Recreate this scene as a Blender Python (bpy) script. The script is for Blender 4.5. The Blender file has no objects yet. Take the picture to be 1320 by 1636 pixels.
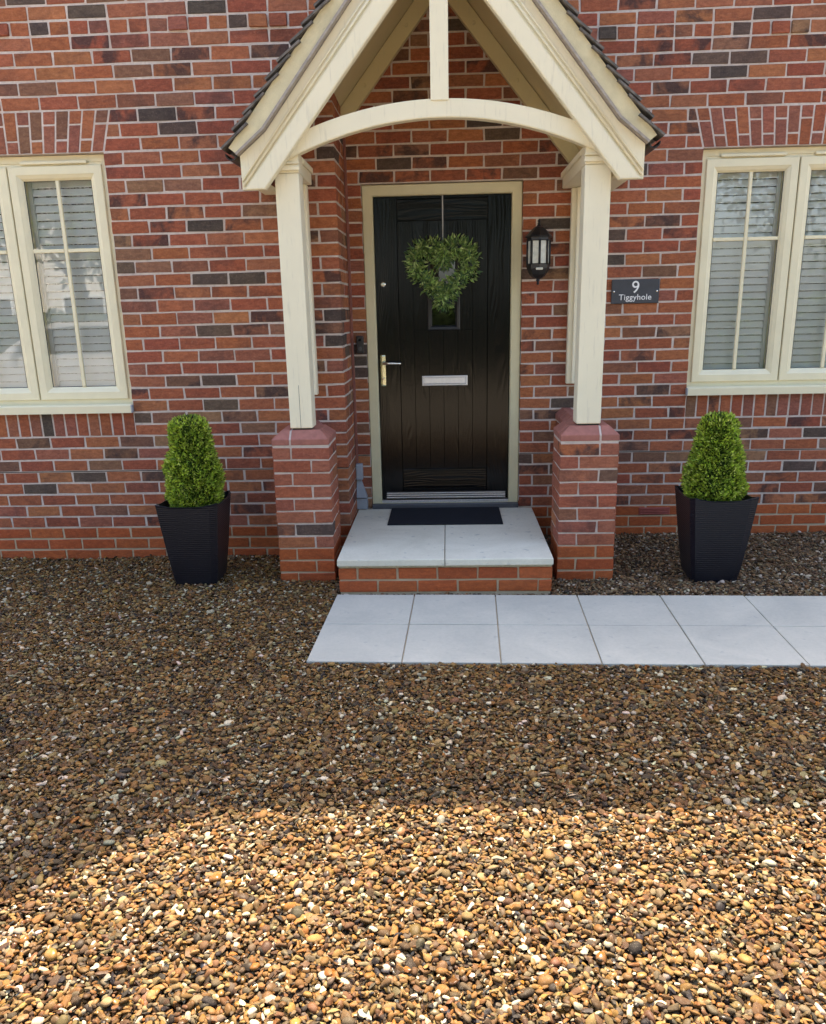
import bpy, bmesh, math, random
import numpy as np
from mathutils import Vector, Matrix
R = math.radians
rng = random.Random(11)
nrg = np.random.default_rng(5)
SC = bpy.context.scene
COL = SC.collection

# ------------------------------------------------------------------ camera
cam = bpy.data.cameras.new('camera'); camo = bpy.data.objects.new('camera', cam); COL.objects.link(camo)
CPOS = Vector((0.0, -5.5938, 1.5361)); PITCH, YAW, ROLL = 0.28727, -0.04511, -0.02202
fw = Vector((math.sin(YAW)*math.cos(PITCH), math.cos(YAW)*math.cos(PITCH), -math.sin(PITCH)))
r0 = fw.cross(Vector((0, 0, 1))).normalized(); u0 = r0.cross(fw)
cr = math.cos(ROLL)*r0 + math.sin(ROLL)*u0; cu = -math.sin(ROLL)*r0 + math.cos(ROLL)*u0
M = Matrix((cr, cu, -fw)).transposed().to_4x4(); M.translation = CPOS
camo.matrix_world = M
cam.sensor_fit = 'HORIZONTAL'; cam.sensor_width = 36; cam.lens = 36*1309.9/1320
cam.shift_y = 62/1320; cam.clip_start = 0.05; cam.clip_end = 500
SC.camera = camo
def project(p):
    d = Vector(p)-CPOS; w = d.dot(fw)
    return (660+1309.9*d.dot(cr)/w, 880-1309.9*d.dot(cu)/w)

# ------------------------------------------------------------------ sky, sun, exposure
SUN_EL = R(59.9)
w = bpy.data.worlds.new('World'); SC.world = w; w.use_nodes = True
nt = w.node_tree; nt.nodes.clear()
sky = nt.nodes.new('ShaderNodeTexSky'); sky.sky_type = 'NISHITA'; sky.sun_disc = False
sky.sun_elevation = SUN_EL; sky.sun_rotation = 0.0; sky.air_density = 1.0; sky.dust_density = 4.0; sky.ozone_density = 0.5
bg = nt.nodes.new('ShaderNodeBackground'); bg.inputs[1].default_value = 0.15
wo = nt.nodes.new('ShaderNodeOutputWorld')
nt.links.new(sky.outputs[0], bg.inputs[0]); nt.links.new(bg.outputs[0], wo.inputs[0])
sl = bpy.data.lights.new('sun', 'SUN'); sl.energy = 3.5; sl.angle = R(0.55); sl.color = (1, .865, .665)
so = bpy.data.objects.new('sun', sl); COL.objects.link(so)
so.location = (0, 8, 12)
so.rotation_euler = Vector((0, -math.cos(SUN_EL), -math.sin(SUN_EL))).to_track_quat('-Z', 'Y').to_euler()
vs = SC.view_settings; vs.view_transform = 'Standard'; vs.look = 'None'; vs.gamma = 1; vs.use_curve_mapping = False
vs.exposure = 2.2
SC.cycles.use_denoising = True
SC.cycles.max_bounces = 8; SC.cycles.transparent_max_bounces = 12

# ------------------------------------------------------------------ node helpers and materials
class NM:
    def __init__(s, name):
        s.m = bpy.data.materials.new(name); s.m.use_nodes = True; s.t = s.m.node_tree; s.t.nodes.clear()
        s.out = s.n('ShaderNodeOutputMaterial'); s.b = s.n('ShaderNodeBsdfPrincipled')
        s.l(s.b.outputs[0], s.out.inputs[0])
    def n(s, k, **kw):
        x = s.t.nodes.new(k)
        for a, b in kw.items(): setattr(x, a, b)
        return x
    def l(s, a, b): s.t.links.new(a, b)
    def pos(s): return s.n('ShaderNodeNewGeometry').outputs['Position']
    def obj(s): return s.n('ShaderNodeTexCoord').outputs['Object']
    def map(s, v, sc):
        x = s.n('ShaderNodeMapping'); x.inputs['Scale'].default_value = sc; s.l(v, x.inputs[0]); return x.outputs[0]
    def noise(s, v, sc, det=3, rough=.55, dist=0):
        x = s.n('ShaderNodeTexNoise'); x.inputs['Scale'].default_value = sc; x.inputs['Detail'].default_value = det
        x.inputs['Roughness'].default_value = rough; x.inputs['Distortion'].default_value = dist; s.l(v, x.inputs['Vector']); return x.outputs['Fac']
    def rng(s, v, a, b, c=0, d=1, clamp=True):
        x = s.n('ShaderNodeMapRange'); x.clamp = clamp
        for i, k in zip((1, 2, 3, 4), (a, b, c, d)): x.inputs[i].default_value = k
        s.l(v, x.inputs[0]); return x.outputs[0]
    def math(s, op, a, b=None):
        x = s.n('ShaderNodeMath', operation=op)
        for i, k in enumerate((a, b)):
            if k is None: continue
            if isinstance(k, (int, float)): x.inputs[i].default_value = k
            else: s.l(k, x.inputs[i])
        return x.outputs[0]
    def mix(s, f, a, b, mode='MIX'):
        x = s.n('ShaderNodeMix', data_type='RGBA', blend_type=mode)
        for sock, k in ((x.inputs[0], f), (x.inputs[6], a), (x.inputs[7], b)):
            if isinstance(k, (int, float)): sock.default_value = k
            elif isinstance(k, tuple): sock.default_value = k if len(k) == 4 else (*k, 1)
            else: s.l(k, sock)
        return x.outputs[2]
    def bump(s, h, st, dist=.01):
        x = s.n('ShaderNodeBump'); x.inputs['Strength'].default_value = st; x.inputs['Distance'].default_value = dist
        s.l(h, x.inputs['Height']); s.l(x.outputs[0], s.b.inputs['Normal']); return x
    def col(s, c):
        if isinstance(c, tuple): s.b.inputs['Base Color'].default_value = (*c, 1)
        else: s.l(c, s.b.inputs['Base Color'])
    def set(s, **kw):
        for k, v in kw.items():
            i = s.b.inputs[k.replace('_', ' ')]
            if isinstance(v, (int, float)): i.default_value = v
            else: s.l(v, i)
        return s

def brick_mat(name, attr, smooth=False):
    m = NM(name); p = m.pos()
    if attr:
        a = m.n('ShaderNodeAttribute', attribute_name='bcol'); c, al = a.outputs['Color'], a.outputs['Alpha']
    else:
        a = m.n('ShaderNodeObjectInfo'); c, al = a.outputs['Color'], a.outputs['Alpha']
    big = m.noise(p, 7.5, 3, .6, .5); mid = m.noise(m.map(p, (1, 1, 2.4)), 26, 4, .62, .4); fine = m.noise(p, 330, 3, .7)
    crease = m.noise(m.map(p, (1, 1, 4.5)), 34, 3, .6, 1.6)
    burn = m.math('MULTIPLY', m.rng(big, .44, .60), al)
    c = m.mix(burn, c, (.060, .042, .040))
    c = m.mix(m.rng(mid, .36, .66, 0, .75), c, m.mix(1.0, c, (.56, .54, .58), 'MULTIPLY'))
    grit = m.noise(p, 95, 4, .75); c = m.mix(m.rng(grit, .42, .70, 0, .5), c, m.mix(1.0, c, (.66, .62, .62), 'MULTIPLY')); c = m.mix(m.rng(grit, .30, .42, .4, 0), c, m.mix(.5, c, (.50, .33, .24)))
    c = m.mix(m.rng(mid, .66, .82, 0, .35), c, m.mix(.5, c, (.42, .22, .12)))
    pits = m.rng(fine, .64, .72, 0, .55); c = m.mix(pits, c, (.03, .02, .02))
    lime = m.noise(p, 15, 5, .72, 1.2); c = m.mix(m.rng(lime, .68, .84, 0, .22 if not smooth else .15), c, (.5, .42, .38))
    m.col(c); m.set(Roughness=.86 if not smooth else .55, Specular_IOR_Level=.3)
    h = m.math('ADD', m.math('ADD', m.math('MULTIPLY', crease, 1.5 if not smooth else .25), m.math('MULTIPLY', grit, .9 if not smooth else .2)), m.math('MULTIPLY', fine, .28))
    m.bump(h, .9 if not smooth else .3, .005)
    return m.m
M_BRICK = brick_mat('brick_clay', False); M_BRICKS = brick_mat('brick_clay_field', True)
M_ENG = brick_mat('brick_smooth', False, True)

def mortar_mat():
    m = NM('mortar'); p = m.pos()
    n1 = m.noise(p, 4, 4, .6); n2 = m.noise(p, 420, 3, .7); n3 = m.noise(p, 40, 3, .6)
    c = m.mix(m.rng(n1, .35, .7), (.54, .45, .385), (.67, .58, .51))
    c = m.mix(m.rng(n3, .45, .75, 0, .6), c, (.40, .32, .28)); c = m.mix(m.rng(n2, .55, .75, 0, .5), c, (.30, .25, .21))
    sz_ = m.n('ShaderNodeSeparateXYZ'); m.l(p, sz_.inputs[0]); c = m.mix(m.rng(sz_.outputs[2], .190, .200, .7, 0), c, (.44, .34, .19))
    m.col(c); m.set(Roughness=.95, Specular_IOR_Level=.15); m.bump(m.math('ADD', n2, m.math('MULTIPLY', n3, 2)), .7, .004); return m.m
M_MORTAR = mortar_mat()

def simple(name, c, rough=.6, spec=.5, nsc=30, var=.12, bump=0, metal=0, bsc=120):
    m = NM(name); p = m.pos(); n = m.noise(p, nsc, 4, .6)
    d = tuple(x*(1-var) for x in c); e = tuple(min(1, x*(1+var)) for x in c)
    m.col(m.mix(m.rng(n, .3, .7), d, e)); m.set(Roughness=rough, Specular_IOR_Level=spec, Metallic=metal)
    if bump: m.bump(m.noise(p, bsc, 3, .6), bump, .004)
    return m.m
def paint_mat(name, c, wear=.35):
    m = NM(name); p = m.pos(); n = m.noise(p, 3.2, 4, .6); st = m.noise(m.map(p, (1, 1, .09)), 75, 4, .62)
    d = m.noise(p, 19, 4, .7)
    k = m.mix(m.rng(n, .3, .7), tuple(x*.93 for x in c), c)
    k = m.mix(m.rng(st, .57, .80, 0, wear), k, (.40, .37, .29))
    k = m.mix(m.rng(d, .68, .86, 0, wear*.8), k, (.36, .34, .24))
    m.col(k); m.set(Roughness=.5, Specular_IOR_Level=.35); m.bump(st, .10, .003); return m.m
CREAM = (.80, .735, .535)
M_CREAM = paint_mat('cream_timber_paint', CREAM, .42)
M_SOFFIT = paint_mat('shaded_cream_paint', (.62, .53, .30), .35)  # same cream paint, with the shade under the canopy put into its colour
M_UPVC = simple('cream_window_plastic', (.74, .67, .455), .38, .5, 8, .04)
M_FRAME = simple('cream_door_frame', (.60, .54, .34), .42, .5, 8, .05)
M_WHITE = simple('white_shutter_paint', (.88, .93, .96), .45, .4, 6, .03)
M_SLAB = None
def slab_mat(name='concrete_paving', lo=(.385, .375, .325), hi=(.49, .468, .395)):
    m = NM(name); p = m.pos(); n1 = m.noise(p, 2.6, 5, .65, .6); n2 = m.noise(p, 55, 4, .7); n3 = m.noise(p, 500, 2, .6)
    c = m.mix(m.rng(n1, .3, .7), lo, hi); c = m.mix(m.rng(n2, .42, .75, 0, .65), c, m.mix(1.0, c, (.86, .86, .86), 'MULTIPLY'))
    sp = m.noise(p, 21, 2, .5); c = m.mix(m.rng(sp, .66, .72, 0, .5), c, (.30, .30, .28))
    c = m.mix(m.rng(n3, .60, .75, 0, .35), c, (.25, .25, .25))
    m.col(c); m.set(Roughness=.8, Specular_IOR_Level=.3); m.bump(m.math('ADD', n3, n2), .35, .002); return m.m
M_SLAB = slab_mat(); M_STEP = slab_mat('beige_step_slab', (.57, .53, .415), (.71, .665, .54))
M_BLACK = simple('black_plastic', (.012, .012, .014), .4, .5, 20, .2)
M_CHROME = simple('polished_metal', (.72, .70, .64), .16, .5, 20, .05, 0, 1)
M_SATIN = simple('satin_chrome', (.70, .70, .70), .38, .5, 60, .05, 0, .45)
M_ALU = simple('brushed_aluminium', (.78, .78, .78), .36, .5, 90, .12, 0, 1)
M_TINTED = simple('reflection_tinted_chrome', (.66, .66, .50), .2, .5, 20, .05, 0, 1)  # chrome, with its yellow-green reflections put into the base colour
M_LEAD = simple('lead_sheet', (.20, .23, .29), .55, .4, 14, .2)
M_TILE = simple('roof_tile_clay', (.125, .112, .098), .85, .3, 24, .5, .6)
M_TILEEDGE = simple('verge_mortar', (.62, .55, .35), .9, .2, 7, .14, .5)
M_STRIP = simple('undercloak_board', (.34, .30, .26), .85, .2, 30, .2, .3)
M_COPE = simple('coping_brick', (.31, .118, .088), .62, .35, 22, .18, .25)
M_SLATE = simple('slate_sign', (.040, .044, .055), .42, .5, 18, .12)
M_TEXT = simple('white_lettering', (.82, .82, .80), .5, .4, 20, .02)
M_DUCT = simple('grey_plastic', (.30, .325, .36), .45, .45, 15, .08)
M_RED = simple('brown_red_trunking', (.22, .080, .060), .5, .4, 12, .2)
M_VENT = simple('terracotta_vent', (.26, .06, .045), .6, .4, 30, .15)
M_DARK = simple('dark_interior', (.02, .02, .02), .9, .1)
M_DPC = simple('damp_course', (.02, .018, .017), .8, .2)
M_MAT = simple('rubber_mat', (.012, .013, .018), .85, .25, 200, .5, .8, 0, 600)
M_ROOF = simple('house_roof_tiles', (.10, .07, .06), .85, .3, 20, .4, .4)

def door_mat(name, hz=False):
    m = NM(name); p = m.pos()
    if hz: mp_ = m.n('ShaderNodeMapping'); mp_.inputs['Rotation'].default_value = (0, R(90), 0); m.l(p, mp_.inputs[0]); p = mp_.outputs[0]
    q = m.map(p, (1, 1, .13)); ds = m.noise(q, 7, 2, .5)
    mx = m.n('ShaderNodeVectorMath', operation='MULTIPLY_ADD'); cx = m.n('ShaderNodeCombineXYZ'); m.l(m.math('MULTIPLY', ds, .22), cx.inputs[0])
    ad = m.n('ShaderNodeVectorMath', operation='ADD'); m.l(q, ad.inputs[0]); m.l(cx.outputs[0], ad.inputs[1])
    wv = m.n('ShaderNodeTexWave', wave_type='BANDS', bands_direction='X'); wv.inputs['Scale'].default_value = 17
    wv.inputs['Distortion'].default_value = 2.6; wv.inputs['Detail'].default_value = 2; m.l(ad.outputs[0], wv.inputs['Vector'])
    fib = m.noise(m.map(p, (1, 1, .03)), 190, 3, .6)
    m.col((.0035, .0036, .0038)); m.set(Roughness=.15, Specular_IOR_Level=.26)
    m.bump(m.math('ADD', wv.outputs['Fac'], m.math('MULTIPLY', fib, .5)), .13, .004); return m.m
M_DOOR = door_mat('black_woodgrain_door'); M_DOORH = door_mat('black_woodgrain_panel', True)
def glass_mat(name, tint=(1, 1, 1), extra=.0, wav=0.0):
    m = NM(name); t = m.t; t.nodes.remove(m.b)
    tr = m.n('ShaderNodeBsdfTransparent'); tr.inputs[0].default_value = (*tint, 1)
    gl = m.n('ShaderNodeBsdfGlossy'); gl.inputs['Roughness'].default_value = .01
    fr = m.n('ShaderNodeFresnel'); fr.inputs[0].default_value = 1.52
    f = m.math('MULTIPLY_ADD', fr.outputs[0], 1.9); f.node.inputs[2].default_value = extra
    mx = m.n('ShaderNodeMixShader'); m.l(f, mx.inputs[0]); m.l(tr.outputs[0], mx.inputs[1]); m.l(gl.outputs[0], mx.inputs[2]); m.l(mx.outputs[0], m.out.inputs[0])
    b = m.n('ShaderNodeBump'); b.inputs['Strength'].default_value = wav; b.inputs['Distance'].default_value = .002
    m.l(m.noise(m.pos(), 2.2, 2), b.inputs['Height']); m.l(b.outputs[0], gl.inputs['Normal'])
    return m.m
M_GLASS = glass_mat('window_glass', (.97, .985, .98), .015, .2)
M_DGLASS = glass_mat('door_glass', (.25, .26, .25), .03, .15)
M_LGLASS = simple('frosted_lamp_glass', (.62, .63, .56), .25, .5, 40, .15)
def pot_mat():
    m = NM('ribbed_black_planter'); p = m.pos()
    wv = m.n('ShaderNodeTexWave', wave_type='BANDS', bands_direction='Z'); wv.inputs['Scale'].default_value = 26
    wv.inputs['Distortion'].default_value = 2.2; wv.inputs['Detail'].default_value = 3; wv.inputs['Detail Scale'].default_value = 2.5; m.l(p, wv.inputs['Vector'])
    m.col(m.mix(m.noise(p, 8), (.007, .007, .011), (.011, .011, .017))); m.set(Roughness=.30, Specular_IOR_Level=.34); m.bump(wv.outputs['Fac'], .32, .004); return m.m
M_POT = pot_mat()
def leaf_mat(name, tr=.3):
    m = NM(name); a = m.n('ShaderNodeAttribute', attribute_name='bcol')
    m.col(a.outputs['Color']); m.set(Roughness=.45, Specular_IOR_Level=.4)
    t = m.n('ShaderNodeBsdfTranslucent'); m.l(a.outputs['Color'], t.inputs[0])
    x = m.n('ShaderNodeMixShader'); x.inputs[0].default_value = tr; m.l(m.b.outputs[0], x.inputs[1]); m.l(t.outputs[0], x.inputs[2]); m.l(x.outputs[0], m.out.inputs[0]); return m.m
M_LEAF = leaf_mat('leaf_green', .38)
M_BARK = simple('bark', (.09, .065, .045), .9, .2, 30, .3, .6)
def pebble_mat():
    m = NM('flint_pebble'); a = m.n('ShaderNodeAttribute', attribute_name='pcol', attribute_type='INSTANCER')
    o = m.obj(); n = m.noise(o, 1.6, 4, .6); n2 = m.noise(m.pos(), 160, 3, .65)
    c = m.mix(m.rng(n, .35, .7, 0, .45), a.outputs['Color'], m.mix(1, a.outputs['Color'], (.55, .5, .45), 'MULTIPLY'))
    c = m.mix(m.rng(n2, .55, .8, 0, .4), c, m.mix(.5, c, (.5, .42, .3)))
    m.col(c); m.l(m.rng(a.outputs['Alpha'], 0, 1, .22, .78), m.b.inputs['Roughness']); m.set(Specular_IOR_Level=.24); m.bump(n2, .25, .002); return m.m
M_PEB = pebble_mat()
def ground_mat():
    m = NM('gravel_ground'); p = m.pos()
    v = m.n('ShaderNodeTexVoronoi'); v.inputs['Scale'].default_value = 62; m.l(p, v.inputs['Vector'])
    hs = m.n('ShaderNodeSeparateColor'); m.l(v.outputs['Color'], hs.inputs[0])
    c = m.mix(hs.outputs[0], (.22, .18, .13), (.48, .40, .28)); c = m.mix(m.rng(hs.outputs[1], .7, 1, 0, .8), c, (.55, .50, .43))
    c = m.mix(m.rng(v.outputs['Distance'], .4, .85, 0, .6), c, (.10, .08, .06)); m.col(c); m.set(Roughness=.7)
    m.bump(m.math('SUBTRACT', 1, v.outputs['Distance']), .9, .008); return m.m
M_GROUND = ground_mat()
M_SOIL = simple('gravel_bed_soil', (.035, .027, .02), .95, .1, 90, .5, .6)

# ------------------------------------------------------------------ object helpers
WL = {}
def reg(o, parent=None, loc=(0, 0, 0)):
    loc = Vector(loc); WL[o.name] = loc; COL.objects.link(o)
    if parent is not None: o.parent = parent; o.location = loc-WL[parent.name]
    else: o.location = loc
    return o
def tag(o, label=None, cat=None, group=None, kind=None):
    for k, v in (('label', label), ('category', cat), ('group', group), ('kind', kind)):
        if v: o[k] = v
    return o
def empty(name, loc, label=None, cat=None, group=None, kind=None):
    o = bpy.data.objects.new(name, None); o.empty_display_size = .1; reg(o, None, loc); return tag(o, label, cat, group, kind)
def mesh(name, V, F, mat, parent=None, smooth=False, loc=None, cols=None):
    """V in world coordinates; the object's origin goes to the bottom centre"""
    V = np.asarray(V, float)
    if loc is None:
        lo, hi = V.min(0), V.max(0); loc = ((lo[0]+hi[0])/2, (lo[1]+hi[1])/2, lo[2])
    me = bpy.data.meshes.new(name); me.from_pydata((V-np.array(loc)).tolist(), [], F); me.update()
    if mat: me.materials.append(mat)
    if smooth: me.shade_smooth()
    if cols is not None:
        at = me.color_attributes.new('bcol', 'FLOAT_COLOR', 'POINT'); at.data.foreach_set('color', np.asarray(cols, np.float32).ravel())
    return reg(bpy.data.objects.new(name, me), parent, loc)
def bmo(name, bm, mat, parent=None, smooth=False):
    me = bpy.data.meshes.new(name); bm.normal_update()
    V = np.array([v.co for v in bm.verts]); lo, hi = V.min(0), V.max(0); loc = Vector(((lo[0]+hi[0])/2, (lo[1]+hi[1])/2, lo[2]))
    bmesh.ops.translate(bm, verts=bm.verts, vec=-loc); bm.to_mesh(me); bm.free()
    if mat: me.materials.append(mat)
    if smooth: me.shade_smooth()
    return reg(bpy.data.objects.new(name, me), parent, loc)
def bm_box(bm, x0, x1, y0, y1, z0, z1, bev=0, seg=1):
    vs = [bm.verts.new((x, y, z)) for z in (z0, z1) for y in (y0, y1) for x in (x0, x1)]
    fs = [bm.faces.new([vs[i] for i in f]) for f in ((0, 2, 3, 1), (4, 5, 7, 6), (0, 1, 5, 4), (2, 6, 7, 3), (0, 4, 6, 2), (1, 3, 7, 5))]
    if bev: bmesh.ops.bevel(bm, geom=list({e for f in fs for e in f.edges}), offset=bev, segments=seg, affect='EDGES', profile=.5)
def box(name, x0, x1, y0, y1, z0, z1, mat, parent=None, bev=.003, seg=1):
    bm = bmesh.new(); bm_box(bm, x0, x1, y0, y1, z0, z1, bev, seg); return bmo(name, bm, mat, parent)
def bm_prism(bm, poly, y0, y1, bev=0):
    """polygon in x,z extruded along y"""
    a = [bm.verts.new((x, y0, z)) for x, z in poly]; b = [bm.verts.new((x, y1, z)) for x, z in poly]; n = len(poly)
    fs = [bm.faces.new(a), bm.faces.new(b[::-1])]+[bm.faces.new((a[i], b[i], b[(i+1) % n], a[(i+1) % n])) for i in range(n)]
    bmesh.ops.recalc_face_normals(bm, faces=fs)
    if bev: bmesh.ops.bevel(bm, geom=list({e for e in fs[0].edges}), offset=bev, segments=2, affect='EDGES')
def prism(name, poly, y0, y1, mat, parent=None, bev=0):
    bm = bmesh.new(); bm_prism(bm, poly, y0, y1, bev); return bmo(name, bm, mat, parent)
def bm_lathe(bm, prof, c, n=16, axis='z'):
    rings = []
    for r_, h in prof:
        ring = []
        for i in range(n):
            a = 2*math.pi*i/n
            p = (r_*math.cos(a), r_*math.sin(a), h)
            if axis == 'y': p = (p[0], p[2], p[1])
            ring.append(bm.verts.new(Vector(c)+Vector(p)))
        rings.append(ring)
    fs = []
    for a, b in zip(rings, rings[1:]):
        for i in range(n): fs.append(bm.faces.new((a[i], a[(i+1) % n], b[(i+1) % n], b[i])))
    fs.append(bm.faces.new(rings[0][::-1])); fs.append(bm.faces.new(rings[-1]))
    bmesh.ops.recalc_face_normals(bm, faces=fs)
def lathe(name, prof, c, mat, parent=None, n=16, axis='z', smooth=False):
    bm = bmesh.new(); bm_lathe(bm, prof, c, n, axis); return bmo(name, bm, mat, parent, smooth)
def tube(name, pts, rad, mat, parent=None, n=8):
    bm = bmesh.new(); pts = [Vector(p) for p in pts]; rings = []
    for i, p in enumerate(pts):
        t = (pts[min(i+1, len(pts)-1)]-pts[max(i-1, 0)]).normalized(); a = t.orthogonal().normalized(); b = t.cross(a)
        rr = rad[i] if isinstance(rad, (list, tuple)) else rad
        rings.append([bm.verts.new(p+rr*(math.cos(k*2*math.pi/n)*a+math.sin(k*2*math.pi/n)*b)) for k in range(n)])
    for A, B in zip(rings, rings[1:]):
        # match the ring that starts nearest, so the tube does not twist
        s = min(range(n), key=lambda k: (B[k].co-A[0].co).length); B[:] = B[s:]+B[:s]
        for i in range(n): bm.faces.new((A[i], A[(i+1) % n], B[(i+1) % n], B[i]))
    bm.faces.new(rings[0]); bm.faces.new(rings[-1]); bmesh.ops.recalc_face_normals(bm, faces=bm.faces)
    return bmo(name, bm, mat, parent, True)
def ring(name, x0, x1, z0, z1, prof, mat, parent):
    """a mitred rectangular frame: prof is a list of (inset, y)"""
    V, F = [], []
    for i, y in prof: V += [(x0+i, y, z0+i), (x1-i, y, z0+i), (x1-i, y, z1-i), (x0+i, y, z1-i)]
    for k in range(len(prof)):
        a, b = 4*k, 4*((k+1) % len(prof))
        for j in range(4): F.append((a+j, a+(j+1) % 4, b+(j+1) % 4, b+j))
    return mesh(name, V, F, mat, parent)

# chamfered six-sided block: corners[8] ordered z(y(x))
_FC = ((0, 2, 3, 1), (4, 5, 7, 6), (0, 1, 5, 4), (2, 6, 7, 3), (0, 4, 6, 2), (1, 3, 7, 5))
def block(c, ch=.003):
    c = [np.array(p, float) for p in c]; V, F, idx = [], [], {}
    for fi, f in enumerate(_FC):
        for k in range(4):
            p, a, b = c[f[k]], c[f[k-1]], c[f[(k+1) % 4]]
            idx[(fi, f[k])] = len(V); V.append(p+ch*(a-p)/np.linalg.norm(a-p)+ch*(b-p)/np.linalg.norm(b-p))
        F.append(tuple(idx[(fi, v)] for v in f))
    for i, f in enumerate(_FC):
        for k in range(4):
            a, b = f[k], f[(k+1) % 4]
            for j in range(i+1, 6):
                g = _FC[j]
                if a in g and b in g: F.append((idx[(i, b)], idx[(i, a)], idx[(j, a)], idx[(j, b)]))
    for v in range(8):
        fs = [i for i, f in enumerate(_FC) if v in f]
        tri = [idx[(i, v)] for i in fs]
        n = np.cross(V[tri[1]]-V[tri[0]], V[tri[2]]-V[tri[0]]); ctr = sum(c)/8
        F.append(tuple(tri) if n.dot(c[v]-ctr) > 0 else tuple(tri[::-1]))
    return np.array(V), F
def corners(x0, x1, y0, y1, z0, z1, j=0.0):
    return [(x+rng.uniform(-j, j), y+rng.uniform(-j, j)*.2, z+rng.uniform(-j, j)*.8) for z in (z0, z1) for y in (y0, y1) for x in (x0, x1)]

RED = [(.300, .088, .047), (.320, .104, .054), (.278, .077, .046), (.340, .120, .060), (.288, .086, .052), (.268, .072, .046), (.320, .099, .048), (.305, .108, .064)]
BROWN = [(.200, .090, .062), (.172, .080, .058), (.245, .118, .074), (.215, .083, .054), (.23, .105, .072)]
DARKB = [(.098, .064, .056), (.080, .056, .052), (.120, .074, .060)]
PURP = [(.255, .088, .066), (.285, .092, .066)]
def bcol(kind='wall'):
    if kind == 'eng':
        c = rng.choice([(.300, .066, .022), (.275, .058, .020), (.32, .075, .026)]); a = .0
    elif kind == 'arch':
        c = rng.choice(RED[:3]+PURP+PURP+PURP+BROWN[:1]); a = .1
    else:
        q = rng.random()
        if q < .74: c, a = rng.choice(RED), rng.choice([0, 0, 0, .2, .35, .8])
        elif q < .89: c, a = rng.choice(BROWN), rng.choice([0, .3, .8])
        elif q < .935: c, a = rng.choice(PURP), rng.choice([0, .4])
        else: c, a = rng.choice(DARKB), .3
    k = rng.uniform(1.30, 1.58)
    return (c[0]*k, c[1]*k*rng.uniform(1.0, 1.12), c[2]*k*.88, a)
_var = {}
def std_brick(sx, sy, sz):
    key = (round(sx, 4), round(sy, 4), round(sz, 4)); L = _var.setdefault(key, [])
    if len(L) < 14:
        V, F = block(corners(-sx/2, sx/2, -sy/2, sy/2, -sz/2, sz/2, .0030), .0026)
        me = bpy.data.meshes.new('brick'); me.from_pydata(V.tolist(), [], F); me.update(); L.append(me); return me
    return rng.choice(L)
FIELD = {'V': [], 'F': [], 'C': []}
def field_add(V, F, c):
    n = sum(len(v) for v in FIELD['V']); FIELD['V'].append(V); FIELD['F'] += [tuple(i+n for i in f) for f in F]; FIELD['C'].append(np.tile(c, (len(V), 1)))
def brick_obj(name, b, col, parent, mat=None):
    """b = x0,x1,y0,y1,z0,z1 of an upright brick"""
    x0, x1, y0, y1, z0, z1 = b; me = std_brick(x1-x0, y1-y0, z1-z0)
    o = bpy.data.objects.new(name, me)
    if not me.materials: me.materials.append(None)
    o.material_slots[0].link = 'OBJECT'; o.material_slots[0].material = mat or M_BRICK
    o.color = col
    reg(o, parent, ((x0+x1)/2, (y0+y1)/2-rng.uniform(0, .0016), (z0+z1)/2)); o.rotation_euler = (rng.uniform(-.003, .003), rng.uniform(-.006, .006), rng.uniform(-.003, .003))
    return o
def block_obj(name, c, col, parent, mat=None, ch=.003):
    V, F = block(c, ch); o = mesh(name, V, F, mat or M_BRICK, parent); o.color = col; return o

# ------------------------------------------------------------------ setting: ground, gravel bed, path
WY = -0.448         # front of the projecting wing; the recessed wall stands at y = 0
XC = -0.634         # corner of the wing
HEAD = 2.445; CO = .075; J = .0115
PXC = -0.022        # centre line of the porch
ground = tag(mesh('ground', [(-150, -200, -.03), (150, -200, -.03), (150, 120, -.03), (-150, 120, -.03)], [(0, 1, 2, 3)], M_GROUND), kind='structure')
tag(mesh('gravel_base', [(-3.9, -5.15, -.026), (3.4, -5.15, -.026), (3.4, .02, -.026), (-3.9, .02, -.026)], [(0, 1, 2, 3)], M_SOIL), kind='structure')
PATH_ROT = -.028; PO = Vector((-.632, -1.243, 0))
path = empty('path', PO, kind='structure'); path.rotation_euler.z = PATH_ROT
def path_box(name, x0, x1, y0, y1, z0, z1, mat, bev):
    bm = bmesh.new(); bm_box(bm, x0, x1, y0, y1, z0, z1, bev, 2); me = bpy.data.meshes.new(name); bm.to_mesh(me); bm.free(); me.materials.append(mat)
    o = bpy.data.objects.new(name, me); COL.objects.link(o); o.parent = path; return o
path_box('mortar_bed', .01, 3.58, -.905, -.01, -.06, -.012, M_MORTAR, 0)
xs = [0]+[.441+.45*i for i in range(8)]
for a, b in zip(xs, xs[1:]):
    for c, d in ((-.447, -.002), (-.914, -.453)):
        o = path_box('paving_slab', a+.002, b-.003, c, d, -.045, -.003+rng.uniform(-.001, .002), M_SLAB, .004)

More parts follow.
